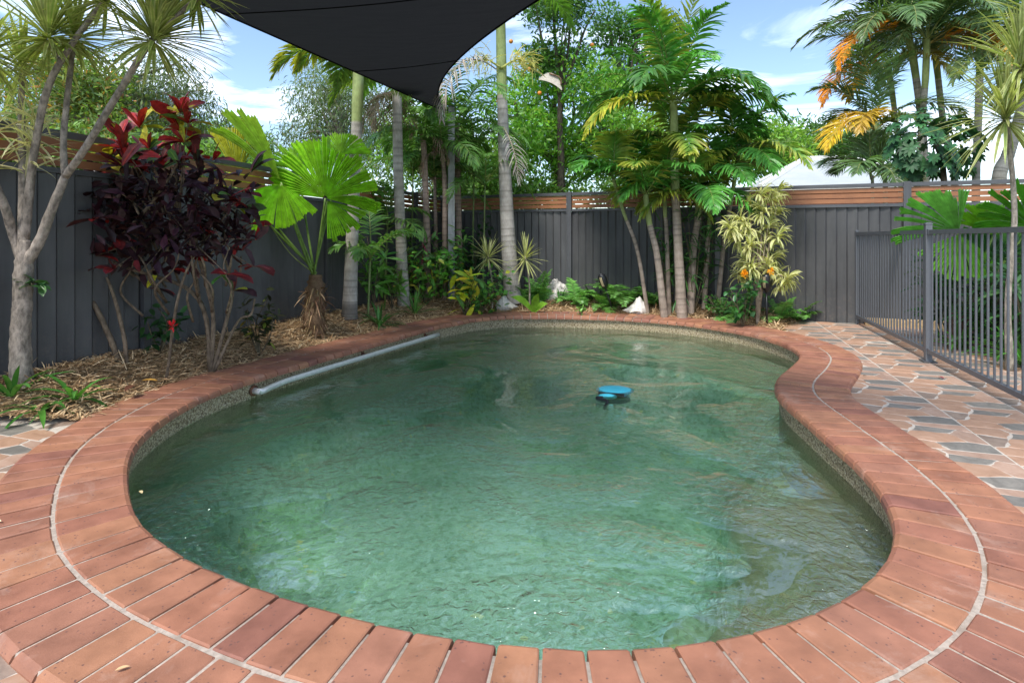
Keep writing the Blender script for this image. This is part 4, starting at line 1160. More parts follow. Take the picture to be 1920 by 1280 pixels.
# palm beside the fan palm
b_ = onbed(655, 7.0)
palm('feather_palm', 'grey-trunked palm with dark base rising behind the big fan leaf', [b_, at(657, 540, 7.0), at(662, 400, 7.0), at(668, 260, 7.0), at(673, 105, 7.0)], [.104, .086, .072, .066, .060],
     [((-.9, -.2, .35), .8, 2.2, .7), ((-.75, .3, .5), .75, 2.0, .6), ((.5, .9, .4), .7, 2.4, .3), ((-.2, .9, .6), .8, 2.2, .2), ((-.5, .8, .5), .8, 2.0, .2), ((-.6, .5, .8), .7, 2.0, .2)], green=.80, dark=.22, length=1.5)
b_ = onbed(757, 8.2)
o, tp = palm('feather_palm', 'grey-trunked palm with hanging dry fronds under the tip of the shade sail', [b_, at(753, 480, 8.2), at(747, 330, 8.2), at(744, 150, 8.2)], [.098, .080, .074, .068],
     [((-.8, -.1, .3), .7, 2.6, .3), ((.3, .9, .5), .8, 2.4, .1), ((-.5, .5, .5), .8, 2.4, .1), ((-.1, .9, .5), .8, 2.2, .1)], length=1.7, c=(.38, .35, .30))
for k in range(6):
    a = rng.uniform(1.2, 4.2)
    frond(o, tp + np.array([0, 0, -.22]), (math.cos(a) * .7, math.sin(a) * .7 - .3, .1), .9, 4.5, 22, .3, .02, 2.0, (.33, .25, .16), name='dry_frond', rach=(.3, .23, .15), mat=M_dry)
# big palm with yellow flower stalks
b_ = onbed(963, 9.0)
o, tp = palm('feather_palm', 'tall thick grey palm trunk with yellow flower sprays and a hanging dead frond', [b_, at(955, 480, 9.0), at(947, 330, 9.0), at(941, 160, 9.0), at(938, -10, 9.0)], [.150, .122, .100, .078, .066],
     [((-.8, -.3, .4), .8, 2.6, .8), ((-.6, -.6, .5), .8, 2.6, .6), ((.8, -.2, .5), .9, 2.4, .4), ((.3, -.8, .6), .8, 2.6, .5), ((-.9, .3, .5), .9, 2.2, .3), ((.6, .6, .6), 1, 2.2, .1), ((-.3, .8, .7), 1, 2, .1)], green=.72, length=2.2)
sp = at(940, 128, 8.9)
for sx in (-1, 1):
    g = Geo(); n = 120
    i = rng.uniform(.25, 1, n); ang = rng.normal(0, .5, n)
    P0 = sp + np.stack([sx * i * .52, -.1 * i + rng.normal(0, .08, n), .12 * np.sin(i * 3) + rng.normal(0, .07, n)], 1)
    strips(g, P0, np.stack([sx * np.ones(n) * .5 + rng.normal(0, .6, n), rng.normal(0, .5, n), rng.normal(.0, .7, n)], 1), rand_dirs(n), rng.uniform(.12, .3, n), .011, droop=.7, segs=3, prof=[1, 1, 1, .6], c=vary((.50, .44, .13), n, .2, .05))
    tube(g, smooth_path([sp, sp + np.array([sx * .25, -.06, .12]), sp + np.array([sx * .5, -.1, .03])], 10), np.linspace(.02, .008, 10), 6, c=(.42, .42, .14))
    g.build('flower_spray', M_leaf, o)
frond(o, at(930, 130, 8.6), (-.35, -.4, .15), 1.75, 4.0, 34, .55, .022, 2.5, (.40, .36, .31), name='dry_frond', rach=(.34, .28, .2), mat=M_dry)
frond(o, at(945, 240, 8.55), (.25, -.3, -.5), .95, 2.0, 20, .35, .016, 2.2, (.42, .38, .33), name='dry_frond', rach=(.34, .28, .2), mat=M_dry)
# slim palms in the corner
for (pxb, Yb, pts, r, lab, nfr, ln) in (
        (802, 8.9, [(800, 430), (797, 330), (793, 250)], [.07, .05, .045], 'slim brown palm stem standing left of the grey sail post', 7, 1.0),
        (818, 9.2, [(817, 430), (816, 380), (815, 330)], [.035, .03, .025], 'thin grey stem between the slim brown palms in the corner', 5, .8),
        (833, 9.0, [(834, 430), (834, 350), (830, 280)], [.05, .04, .035], 'slim pinkish palm stem close to the grey sail post', 7, .9),
        (862, 9.35, [(860, 430), (858, 330), (856, 230)], [.06, .05, .045], 'palm with drooping fringed fronds just behind the grey sail post', 9, 1.35)):
    b_ = onbed(pxb, Yb)
    P = [b_] + [at(x, y, Yb) for x, y in pts]
    o = empty('slim_palm', b_, lab, 'palm')
    tr_, tp, _ = palm_trunk(o, P, r, (.34, .25, .20), ring_gap=.1)
    for d in ring_dirs(nfr, (10, 70), rng.uniform(0, 6)):
        frond(o, tp, d, ln * rng.uniform(.9, 1.3), 2.4, 38, .42, .034, 1.4, np.array((.075, .185, .035)) * rng.uniform(.75, 1.3), ctip=(.13, .25, .05))
    for k in range(3):
        a = rng.uniform(0, 6.28); frond(o, tp - np.array([0, 0, .05]), (math.cos(a) * .6, math.sin(a) * .6, .1), ln * .7, 4.5, 18, .25, .018, 2.2, (.30, .22, .14), name='dry_frond', rach=(.26, .2, .13), mat=M_dry)
# young palms low in the corner
for (px, Y, h, n, L, lab) in ((690, 7.3, 455, 6, .75, 'young palm with few wide leaflets beside the grey trunk'), (905, 9.2, 330, 8, 1.1, 'small palm with curtains of narrow leaflets left of the thick grey trunk'), (722, 8.4, 400, 7, .8, 'small palm with drooping fronds in front of the slatted fence top'), (770, 9.3, 300, 8, 1.0, 'dark green small palm between the two grey trunks'), (885, 9.5, 260, 10, 1.2, 'feathery small palm high beside the sail post'), (840, 9.6, 360, 9, 1.0, 'low feathery palm filling the corner of the fences')):
    b_ = onbed(px, Y); o = empty('young_palm', b_, lab, 'palm')
    tp = at(px + 5, h, Y); stem(o, [b_, (b_ + tp) / 2, tp], [.016, .012], (.2, .26, .1), 'stem', M_palmbark, 7, 14)
    for d in ring_dirs(n, (15, 75), rng.uniform(0, 6)):
        frond(o, tp + np.array([0, 0, rng.uniform(-.25, .0)]), d, L * rng.uniform(.8, 1.15), 2.0, 16 if px < 700 else 30, .30, .05 if px < 700 else .03, 1.1, np.array((.08, .20, .045)) * rng.uniform(.8, 1.2), ctip=(.14, .26, .05))
# clump of cane palms right of centre
Yk = 7.95
clump = [(1279, [(1272, 470), (1266, 340), (1263, 190)], [.075, .062, .056, .05], .62, 13, 1.75, 'tallest cane palm of the clump with a wide crown above the back fence', (25, 80)),
         (1246, [(1232, 480), (1218, 420), (1210, 365)], [.055, .045, .04, .035], .66, 8, 1.15, 'cane palm leaning left out of the clump in front of the back fence', (5, 70)),
         (1294, [(1300, 470), (1307, 420), (1312, 365)], [.06, .05, .045, .04], .75, 9, 1.25, 'cane palm leaning right out of the clump behind the tallest one', (5, 70)),
         (1255, [(1250, 440), (1247, 400), (1246, 340)], [.035, .03, .028, .025], .6, 7, 1.0, 'thin cane palm in the middle of the clump', (10, 75)),
         (1320, [(1326, 470), (1330, 420), (1335, 330)], [.04, .035, .03, .028], .6, 9, 1.3, 'cane palm at the right of the clump beside the yellow-striped dracaena', (10, 75))]
clump += [(1215, [(1195, 470), (1170, 400), (1150, 335)], [.03, .028, .025, .022], .6, 6, 1.0, 'cane palm reaching far left behind the leaning one', (0, 70)),
          (1345, [(1358, 450), (1372, 370), (1385, 290)], [.035, .03, .028, .025], .6, 10, 1.3, 'cane palm reaching right above the striped dracaena', (0, 75)),
          (1270, [(1268, 440), (1262, 360), (1270, 270)], [.035, .03, .028, .025], .6, 10, 1.3, 'cane palm with a lower crown hidden behind the tallest one', (0, 75))]
for k, (pxb, pts, r, gr, nf, ln, lab, el) in enumerate(clump):
    Yb = Yk + (.0, .05, .2, .25, .3, .4, .25, .35)[k]
    b_ = onbed(pxb, Yb); o = empty('cane_palm', b_, lab, 'palm')
    tr_, tp, _ = palm_trunk(o, [b_] + [at(x, y, Yb) for x, y in pts], r, (.36, .29, .235), ring_gap=.11, green=gr)
    for i, d in enumerate(ring_dirs(nf, el, rng.uniform(0, 6))):
        yel = rng.uniform() < .25
        cc = np.array((.062, .19, .032)) * rng.uniform(.8, 1.4)
        frond(o, tp, d, ln * rng.uniform(.75, 1.05), 1.9, 36, .42, .047, 1.1, cc, ctip=(.36, .36, .05) if yel else cc * 1.25, sweep=(75, 30), segs=4, mat=M_gloss)
    if k == 0:
        for d, yl in (((-.9, -.35, .25), 1), ((-.95, .1, .45), 0), ((.9, -.3, .4), 0), ((.95, .1, .25), 0), ((-.5, -.8, .6), 0), ((.5, -.8, .5), 0)):
            frond(o, tp + np.array([0, 0, -.05]), d, 1.7, 2.0, 36, .48, .06, 1.2, (.06, .17, .03) if not yl else (.16, .26, .03), ctip=(.5, .42, .04) if yl else None, sweep=(75, 30), segs=4, mat=M_gloss)
        for d in ((.1, -.3, 1), (-.15, 0, 1)):
            frond(o, tp, d, 1.5, .5, 30, .42, .03, .3, (.24, .30, .05), ctip=(.34, .36, .06))
# bushy leaves low inside the clump
small_shrub('young_palm', 'low dark green palm leaves growing inside the cane palm clump', 'plant', 1300, 560, 8.15, 210, 110, 260, .28, .028, (.035, .11, .022), 9, M_leaf, 1.0)
small_shrub('young_palm', 'tuft of narrow green leaves behind the leaning cane palm', 'plant', 1255, 560, 8.35, 200, 60, 130, .24, .025, (.04, .13, .022), 6, M_leaf, 1.0)

# ------------------------------------------------------------------ yellow-striped dracaena shrub
Ys = 7.35
b_ = onbed(1420, Ys)
o = empty('striped_dracaena', b_, 'bushy dracaena with cream and green striped leaves in front of the back fence', 'shrub')
heads = [(1405, 385), (1450, 372), (1430, 395), (1385, 410), (1455, 400), (1400, 425), (1440, 425), (1460, 440), (1420, 445), (1380, 445), (1405, 460), (1445, 462), (1425, 478), (1395, 485), (1452, 480), (1410, 500), (1440, 495), (1470, 530), (1458, 515), (1390, 515), (1430, 515), (1368, 425), (1462, 355), (1430, 360), (1480, 520)]
for k, (x, y) in enumerate(heads):
    c_ = at(x, y, Ys + rng.uniform(-.22, .22))
    g = Geo(); rosette(g, c_, (rng.normal(0, .4) + (x - 1420) * .008, -.25, .8), 40, .19, .027, (5, 120), 1.9, (.27, .31, .075), stripe=np.array([.66, .62, .32]), segs=5)
    g.build('leaf_head', M_leaf, o)
    if k % 2 == 0: stem(o, [b_, at(1421 + (x - 1420) * .25, 520, Ys), c_], [.02, .014, .008], (.36, .29, .21), 'stem', sides=7, n=14)
stem(o, [b_, at(1421, 540, Ys), at(1424, 480, Ys)], [.024, .02, .016], (.38, .31, .24), 'stem', sides=8)

# ------------------------------------------------------------------ ixora with orange flowers
o = small_shrub('ixora_bush', 'small green shrub with orange flower heads beside the upright garden torch', 'shrub', 1392, 590, 7.15, 95, 70, 150, .11, .05, (.035, .115, .028), 7)
for (x, y, s) in ((1396, 511, 1), (1446, 505, .7)):
    g = Geo(); c_ = at(x, y, 7.05); rosette(g, c_, (0, -.4, 1), int(60 * s), .05 * s, .02, (0, 110), .3, (.75, .36, .02), segs=2, prof=PROF_ROUND)
    g.build('flower_head', M_leaf, o)

# ------------------------------------------------------------------ ferns
def fern(label, b_, n, L, c=(.11, .26, .055), pol=(20, 75), ph=0, w=.15):
    o = empty('fern', b_, label, 'fern')
    for k in range(n):
        th = ph + 2 * np.pi * k / n + rng.normal(0, .2); po = R(rng.uniform(*pol))
        d = np.array([math.sin(po) * math.cos(th), math.sin(po) * math.sin(th), math.cos(po)])
        cc = np.array(c) * rng.uniform(.75, 1.25)
        frond(o, b_, d, L * rng.uniform(.75, 1.15), 1.5, 28, w * L / .45, .028, .4, cc, ctip=cc * 1.2, sweep=(85, 60), lift=.05, start=.1, rach=(.12, .14, .05), segs=2, rr=.004)
    return o
fern('upright fern with broad fronds between the thick grey trunk and the white rock', bedpt(1015, 566), 11, .50, pol=(5, 45))
fern('spreading fern with long arching fronds behind the tilted garden torch', bedpt(1165, 570), 13, .70, pol=(30, 75))
fern('bright low fern at the coping beside the second shell', bedpt(1135, 576), 12, .42, c=(.12, .27, .05), pol=(30, 80))
fern('fern at the end of the mulch bed by the stone paving', bedpt(1500, 596) * np.array([1, 1, 0]) + np.array([0, 0, -.02]), 7, .38, pol=(15, 70))
fern('fern behind the upright garden torch', bedpt(1462, 598), 8, .42, pol=(20, 75))
fern('fern under the ixora at the foot of the cane palms', bedpt(1375, 592), 9, .42, pol=(30, 80))
fern('fern beside the rock with fronds against the fence', bedpt(1080, 566), 10, .45, pol=(15, 70))
fern('dense fern between the first shell and the broad glossy leaf', bedpt(985, 570), 10, .36, pol=(20, 75))
fern('fern at the foot of the leaning cane palm', bedpt(1225, 572), 10, .42, pol=(20, 75))
fern('small fern seedling in the mulch before the bromeliad', bedpt(1082, 574), 5, .16, c=(.12, .26, .05))

# ------------------------------------------------------------------ low planting along the back bed
small_shrub('ground_cover', 'low bright green leafy plants at the foot of the slim palms', 'plant', 800, 560, 8.4, 105, 120, 330, .13, .055, (.09, .24, .035), 12, c2=(.30, .32, .04), f2=.12)
small_shrub('ground_cover', 'tangle of rounded green leaves beside the first shell', 'plant', 900, 565, 8.5, 75, 120, 340, .10, .06, (.075, .2, .035), 12, c2=(.34, .34, .04), f2=.08)
small_shrub('yellow_croton', 'croton with long wavy yellow and green leaves in front of the slim palms', 'shrub', 872, 560, 8.2, 85, 60, 40, .26, .08, (.42, .42, .03), 6, c2=(.10, .22, .03), f2=.4)
small_shrub('leafy_shrub', 'thick green bush filling the bed in front of the corner palms', 'shrub', 830, 560, 9.0, 130, 110, 330, .15, .055, (.07, .18, .03), 12)
small_shrub('leafy_shrub', 'tall light green leafy plant beside the young palm', 'plant', 700, 560, 7.6, 140, 60, 90, .24, .055, (.10, .24, .04), 6)
small_shrub('leafy_shrub', 'green and purple cordyline with drooping leaves beside the grey palm trunk', 'shrub', 775, 440, 8.45, 150, 55, 60, .26, .04, (.06, .12, .035), 4, c2=(.14, .03, .04), f2=.25)
small_shrub('leafy_shrub', 'bushy pale green plant between the strap clump and the spiky plant', 'plant', 735, 575, 7.8, 80, 55, 80, .2, .05, (.10, .22, .035), 5)
small_shrub('climber', 'dark glossy climber hanging on the fence behind the sail post', 'climber', 880, 470, 9.55, 165, 95, 330, .13, .05, (.022, .07, .022), 8, droop=1.2)
small_shrub('ground_cover', 'small green leaves in the mulch under the cane palms', 'plant', 1350, 575, 7.75, 55, 60, 110, .08, .035, (.05, .14, .03), 6)
small_shrub('ground_cover', 'few pale green seedlings in the mulch beside the tilted torch', 'plant', 1088, 572, 8.25, 20, 25, 22, .07, .03, (.14, .28, .05), 3)
for (px, py, Y, lab) in ((915, 478, 8.6, 'small spiky dracaena with pale striped leaves left of the thick grey trunk'), (985, 480, 8.7, 'small spiky dracaena with pale striped leaves right of the thick grey trunk')):
    b_ = onbed(px + 8, Y); o = empty('small_dracaena', b_, lab, 'plant')
    c_ = at(px, py, Y); stem(o, [b_, (b_ + c_) / 2 + np.array([.03, 0, 0]), c_], [.016, .013], (.36, .31, .24), 'stem', sides=7, n=12)
    g = Geo(); rosette(g, c_, (0, -.2, 1), 46, .36, .022, (5, 140), .35, (.24, .28, .08), stripe=np.array([.50, .48, .24])); g.build('leaf_head', M_leaf, o)
b_ = onbed(1000, 8.55); o = empty('bird_nest_fern', b_, 'single broad glossy leaf arching beside the thick palm trunk', 'plant')
for (th, L) in ((2.6, .5), (1.4, .4), (.5, .3)):
    g = Geo(); strips(g, b_, (math.cos(th) * .6, -.3, .8), (0, -.6, .8), L, .12, droop=1.0, segs=8, prof=PROF_LEAF, fold=.3, c=(.16, .33, .03)); g.build('leaf', M_gloss, o)

# ------------------------------------------------------------------ shells, rock, torches
M_shell = plain_mat('weathered_shell', (.66, .62, .56), .7, nscale=25, amp=.2, bstr=.6, spec=.3, stain=(16, .62, (.35, .30, .24)))
def shell(b_, L, flip, label):
    o = empty('conch_shell', b_, label, 'shell')
    g = Geo(); n, m = 26, 16; V = []
    for i in range(n):
        t = i / (n - 1); x = (t - .5) * L
        r_ = L * (.30 * math.sin(math.pi * min(1, t * 1.02) ** .62) ** 1.2 + .012) * (1 + .05 * math.sin(t * 40))
        for k in range(m):
            a = 2 * math.pi * k / m
            bulge = 1 + .38 * max(0, math.cos(a - 1.3)) ** 2 * math.exp(-((t - .42) / .22) ** 2) + (.30 if k % 4 == 0 and .25 < t < .5 else 0)
            V.append(np.array(b_) + np.array([x * flip, r_ * bulge * math.cos(a) * .75, r_ * bulge * math.sin(a) + L * .17]))
    q = [(i * m + k, i * m + (k + 1) % m, (i + 1) * m + (k + 1) % m, (i + 1) * m + k) for i in range(n - 1) for k in range(m)]
    g.add(V, q); g.build('whorl', M_shell, o)
    g = Geo(); lip = [np.array(b_) + np.array([flip * L * (-.22 + .5 * s), -L * (.22 + .12 * math.sin(s * 3.1)), L * (.10 + .08 * math.sin(s * 3.1))]) for s in np.linspace(0, 1, 10)]
    V = []
    for p in lip: V += [p, p + np.array([0, L * .12, L * .12])]
    g.add(V, [(2 * i, 2 * i + 2, 2 * i + 3, 2 * i + 1) for i in range(9)]); g.build('lip', M_shell, o)
shell(onbed(950, 8.78) - np.array([0, 0, .01]), .36, 1, 'white conch shell on the mulch at the foot of the thick grey palm trunk')
shell(onbed(1192, 8.42) - np.array([0, 0, .01]), .40, -1, 'white conch shell on the mulch beside the ferns and the cane palms')
b_ = bedpt(1046, 560)
o = empty('rock', b_, 'rough white and grey rock with orange patches half hidden by ferns', 'rock')
g = Geo(); n, m = 12, 18; V = []
for i in range(n):
    for k in range(m):
        a, e = 2 * math.pi * k / m, (i / (n - 1) - .25) * math.pi * .66
        d = np.array([math.cos(a) * math.cos(e), math.sin(a) * math.cos(e), math.sin(e)])
        V.append(b_ + np.array([.25, .17, .30]) * d * (1 + .12 * math.sin(5 * d[0] + 3 * d[2]) + .10 * math.sin(9 * d[1] + 7 * d[0]) + rng.normal(0, .045)))
g.add(V, [(i * m + k, i * m + (k + 1) % m, (i + 1) * m + (k + 1) % m, (i + 1) * m + k) for i in range(n - 1) for k in range(m)])
g.build('stone', plain_mat('lichen_rock', (.48, .45, .42), .9, nscale=18, amp=.55, bstr=1.0, spec=.2, stain=(11, .6, (.45, .22, .07))), o, False)

M_torch = plain_mat('torch_black', (.012, .0125, .014), .35, nscale=20, amp=.2, bstr=0)
M_amber = plain_mat('torch_window', (.36, .30, .17), .4, nscale=30, amp=.2, bstr=0)
def torch(foot, headp, label, scale=1.0):
    ax = unit(headp - foot); _, s, u = frame(ax)
    o = empty('garden_torch', foot, label, 'torch')
    g = Geo(); tube(g, [foot - ax * .02, headp], .011 * scale, 8); g.build('stake', M_torch, o)
    prof = [(0, .012), (.012, .022), (.03, .036), (.06, .046), (.10, .050), (.14, .047), (.165, .040), (.17, .034), (.168, .03), (.10, .03)]
    m = 18; V = []; C = []
    for h, r_ in prof:
        for k in range(m):
            a = 2 * math.pi * k / m; V.append(headp + ax * h * scale * 1.05 + (math.cos(a) * s + math.sin(a) * u) * r_ * scale)
    g = Geo(); g.add(V, [(i * m + k, i * m + (k + 1) % m, (i + 1) * m + (k + 1) % m, (i + 1) * m + k) for i in range(len(prof) - 1) for k in range(m)])
    hd = g.build('head', M_torch, o)
    to = unit(np.array([-headp[0] * .25 - .25, -1, 0]))
    for sgn in (0, 1, 2):
        a_ = sgn * 2.09; dirw = np.array([to[0] * math.cos(a_) - to[1] * math.sin(a_), to[0] * math.sin(a_) + to[1] * math.cos(a_), 0])
        dirw = unit(dirw - ax * np.dot(dirw, ax)); sw = np.cross(ax, dirw)
        g = Geo(); V = []
        for h, r_ in ((.045, .0435), (.08, .051), (.12, .0515), (.15, .0475)):
            for w_ in (-.014, 0, .014): V.append(headp + ax * h * scale * 1.05 + dirw * (r_ * scale + .0015) * math.sqrt(max(.2, 1 - (w_ / .05) ** 2)) + sw * w_ * scale)
        g.add(V, [(i * 3 + k, i * 3 + k + 1, i * 3 + k + 4, i * 3 + k + 3) for i in range(3) for k in range(2)]); g.build('window', M_amber, hd)
f2 = bedpt(1438, 609); torch(f2, at(1437, 548, f2[1]), 'black solar garden torch standing upright at the coping by the striped dracaena', 1.3)
f1 = onbed(1150, 8.6); torch(f1, at(1136, 542, 8.55), 'black solar garden torch tilted among the ferns', 1.35)
# ================================================================== beyond the fences
def tree(name, label, base, trunk, r, limbs, clumps, nleaf, L, W, c, c2=None, f2=.2, droopy=.4, bark=(.12, .095, .07), group=None, cat='tree', up=.3):
    """trunk path and limbs in world points; clumps = (centre, radius) list, each a loose ball of leaves"""
    o = empty(name, base, label, cat, group)
    stem(o, [base] + trunk, r, bark, 'trunk', M_bark, 10, 26, .05)
    for P, rr in limbs: stem(o, P, rr, bark, 'limb', M_bark, 7, 16, .05)
    w_ = np.array([rad ** 2 for _, rad in clumps]); w_ = w_ / w_.sum()
    i = rng.choice(len(clumps), nleaf, p=w_)
    ctr = np.array([c_ for c_, _ in clumps])[i]; rad = np.array([r_ for _, r_ in clumps])[i]
    # small twig-tufts inside each clump make gaps
    tuft = rand_dirs(nleaf // 9) * rng.uniform(.25, 1.0, (nleaf // 9, 1)) ** .5
    ti = rng.integers(0, len(tuft), nleaf)
    P = ctr + tuft[ti] * rad[:, None] * np.array([1, 1, .85]) + rng.normal(0, .13, (nleaf, 3)) * rad[:, None]
    D = unit(rng.normal(0, 1, (nleaf, 3)) + tuft[ti] * .6 + np.array([0, 0, up - droopy]))
    cc = vary(np.array(c) * 1.12, nleaf, .30, .08)
    if c2 is not None:
        k = rng.uniform(size=nleaf) < f2; cc[k] = vary(c2, int(k.sum()), .2, .08)
    g = Geo()
    strips(g, P, D, unit(rng.normal(0, .7, (nleaf, 3)) + np.array([0, 0, 1])), L * rng.uniform(.7, 1.3, nleaf), W * rng.uniform(.7, 1.2, nleaf), droop=droopy, segs=2, prof=[.15, 1, .1], c=cc)
    g.build('crown', M_far, o)
    return o
def blobs(cx_, cy_, Y, rx, ry, n, rad, dy=1.0):
    out = []
    for k in range(n):
        a = rng.uniform(0, 6.28); f = math.sqrt(rng.uniform(0, 1))
        out.append((at(cx_ + rx * f * math.cos(a), cy_ + ry * f * math.sin(a), Y + rng.uniform(-dy, dy)), rad * rng.uniform(.7, 1.25)))
    return out
def limbs_to(a, cl, n, r=.05):
    out = []
    for k in range(min(n, len(cl))):
        e = cl[k][0]; mid = (a + e) / 2 + np.array([rng.normal(0, .15), rng.normal(0, .15), .1])
        out.append(([a, mid, e], [r, r * .6, r * .2]))
    return out
def ground_under(p): return np.array([p[0], p[1], -.08])

# bright green fruit tree behind the fence
Y = 12.6; a = at(1047, 312, Y); b0 = ground_under(at(1050, 300, Y))
cl = blobs(1040, 235, Y, 140, 110, 26, .62, 1.3)
lm = [([a, at(1000, 270, Y), at(975, 225, Y), at(965, 190, Y - .2)], [.09, .06, .025]), ([a, at(1085, 260, Y), at(1120, 215, Y + .3)], [.08, .05, .02]), ([a, at(1045, 250, Y), at(1040, 190, Y), at(1052, 130, Y - .1)], [.09, .06, .03]),
      ([at(960, 345, Y - .2), at(985, 300, Y - .2), at(960, 245, Y - .3)], [.07, .05, .03])] + limbs_to(a, cl, 8)
tree('fruit_tree', 'bright green leafy tree with dark trunk behind the back fence', b0, [at(1050, 380, Y), a], [.16, .14, .12], lm, cl, 17000, .115, .055, (.11, .25, .03), (.20, .36, .05), .3)
Y = 11.6; cl = blobs(1045, 40, Y, 55, 75, 11, .42, .5) + blobs(1010, 110, Y, 45, 30, 4, .3, .4)
a = at(1050, 180, Y)
lm = [([a, at(1045, 120, Y), at(1040, 60, Y), at(1035, -20, Y)], [.055, .04, .02]), ([a, at(1075, 120, Y), at(1095, 60, Y), at(1115, 20, Y)], [.045, .03, .012]), ([at(1045, 150, Y), at(1020, 100, Y), at(1010, 40, Y)], [.035, .025, .01])] + limbs_to(a, cl, 5, .03)
o = tree('citrus_tree', 'slender dark citrus tree with a few orange fruits rising above the bright tree', ground_under(a), [at(1052, 320, Y), at(1050, 240, Y), a], [.085, .075, .06, .05], lm, cl, 5200, .105, .042, (.045, .11, .022), (.09, .18, .03), .25)
M_fruit = plain_mat('orange_fruit', (.72, .25, .03), .5, nscale=60, amp=.1, bstr=.2)
for (x, y) in ((958, 78), (1110, 85), (1012, 175), (992, 130), (935, 190)):
    c_ = at(x, y, Y - .3); g = Geo(); V = []
    for i in range(7):
        for k in range(10):
            e = (i / 6 - .5) * math.pi; a_ = k * .6283; V.append(c_ + .045 * np.array([math.cos(a_) * math.cos(e), math.sin(a_) * math.cos(e), math.sin(e)]))
    g.add(V, [(i * 10 + k, i * 10 + (k + 1) % 10, (i + 1) * 10 + (k + 1) % 10, (i + 1) * 10 + k) for i in range(6) for k in range(10)]); g.build('fruit', M_fruit, o)
sp_ = empty('palm_spathe', at(1036, 165, 11.0), 'pale dry palm sheath caught in the branches of the citrus tree', 'palm sheath')
g = Geo(); strips(g, at(1010, 150, 11.0), (1, 0, -.15), (0, -.7, .6), .5, .34, droop=.7, segs=8, prof=[.15, .8, 1, .9, .5, .1], fold=.7, c=(.52, .47, .40)); g.build('sheath', M_dry, sp_)
g = Geo(); tube(g, smooth_path([at(1052, 160, 11.0), at(1050, 146, 11.0), at(1030, 138, 11.0)], 8), .014, 6, c=(.25, .15, .10)); g.build('stalk', M_bark, sp_)

# pale gum tree and the trees left
Y = 15.5; cl = blobs(612, 215, Y, 72, 120, 22, .75, 1.2) + blobs(700, 240, Y + 1, 80, 90, 16, .7, 1); a = at(640, 260, Y)
tree('gum_tree', 'pale grey-green gum tree behind the fan palm and the left fence', ground_under(a), [at(640, 340, Y), a], [.2, .17, .12], limbs_to(a, cl, 12, .07), cl, 15000, .15, .032, (.10, .145, .065), (.16, .2, .09), .3, droopy=1.0, bark=(.3, .26, .22))
Y = 13.5; cl = blobs(300, 175, Y, 95, 75, 18, .62, 1.0); a = at(120, 190, Y)
lm = [([a, at(180, 175, Y), at(240, 150, Y), at(330, 120, Y)], [.10, .06, .02]), ([a, at(190, 190, Y), at(270, 180, Y), at(380, 170, Y)], [.09, .05, .015]), ([a, at(200, 160, Y), at(280, 200, Y), at(340, 225, Y)], [.07, .04, .015])] + limbs_to(at(200, 175, Y), cl, 10, .045)
tree('gum_tree', 'airy gum tree spreading its thin branches over the croton', ground_under(a), [at(110, 300, Y), a], [.22, .19, .14], lm, cl, 7000, .15, .03, (.075, .105, .05), (.13, .16, .07), .25, droopy=1.0, bark=(.2, .165, .13))
Y = 11.5; cl = blobs(120, 190, Y, 130, 75, 18, .6, 1.0); a = at(90, 230, Y)
tree('shade_tree', 'green tree with orange-tinged leaves behind the striped dracaena', ground_under(a), [at(90, 300, Y), a], [.16, .14, .1], limbs_to(a, cl, 8, .05), cl, 11000, .12, .045, (.11, .17, .04), (.38, .20, .05), .12, bark=(.2, .16, .12))
Y = 16; cl = blobs(330, 262, Y, 110, 24, 14, .7, 1.2) + blobs(200, 245, Y, 90, 40, 12, .7, 1.0); a = at(320, 290, Y)
tree('hedge_tree', 'low bright green tree behind the left fence and the croton', ground_under(a), [at(320, 310, Y), a], [.12, .1, .08], limbs_to(a, cl, 6, .05), cl, 11000, .14, .06, (.13, .22, .05), (.2, .3, .06), .25)
Y = 19; cl = blobs(455, 288, Y, 60, 22, 9, .7, 1.0); a = at(450, 310, Y)
tree('hedge_tree', 'low round tree far off beneath the clouds behind the yellow fan leaves', ground_under(a), [at(450, 330, Y), a], [.12, .1, .08], limbs_to(a, cl, 4, .05), cl, 6500, .16, .07, (.09, .17, .04), (.14, .24, .05), .25)
# small tree tops between the palms and right of them
Y = 15; cl = blobs(1195, 60, Y, 70, 45, 9, .5, .8) + blobs(1180, 150, Y, 50, 70, 9, .55, .8); a = at(1185, 190, Y)
tree('shade_tree', 'dark leafy treetop seen between the citrus tree and the cane palm crown', ground_under(a), [at(1185, 320, Y), a], [.16, .13, .09], limbs_to(a, cl, 9, .05), cl, 6500, .14, .06, (.05, .125, .03), (.10, .2, .04), .25)
Y = 14; cl = blobs(1190, 280, Y, 70, 60, 10, .6, .9); a = at(1190, 320, Y)
tree('hedge_tree', 'yellow-green tree low behind the cane palms', ground_under(a), [at(1190, 350, Y), a], [.12, .1, .08], limbs_to(a, cl, 6, .05), cl, 6500, .13, .055, (.15, .26, .04), (.22, .34, .05), .3)
Y = 24; cl = blobs(1455, 285, Y, 75, 32, 12, 1.0, 1.5); a = at(1450, 310, Y)
tree('shade_tree', 'bright far tree behind the white roof and the cane palms', ground_under(a), [at(1450, 330, Y), a], [.2, .18, .12], limbs_to(a, cl, 6, .08), cl, 9000, .2, .09, (.13, .24, .035), (.2, .33, .05), .3)
Y = 30; cl = blobs(1560, 275, Y, 85, 28, 12, 1.2, 2); a = at(1540, 310, Y)
tree('shade_tree', 'darker far tree above the ridge of the white roof', ground_under(a), [at(1540, 330, Y), a], [.25, .2, .14], limbs_to(a, cl, 6, .09), cl, 8000, .25, .11, (.06, .13, .035), (.10, .2, .04), .3)
Y = 12; cl = blobs(820, 300, Y, 100, 60, 14, .6, .9); a = at(820, 330, Y)
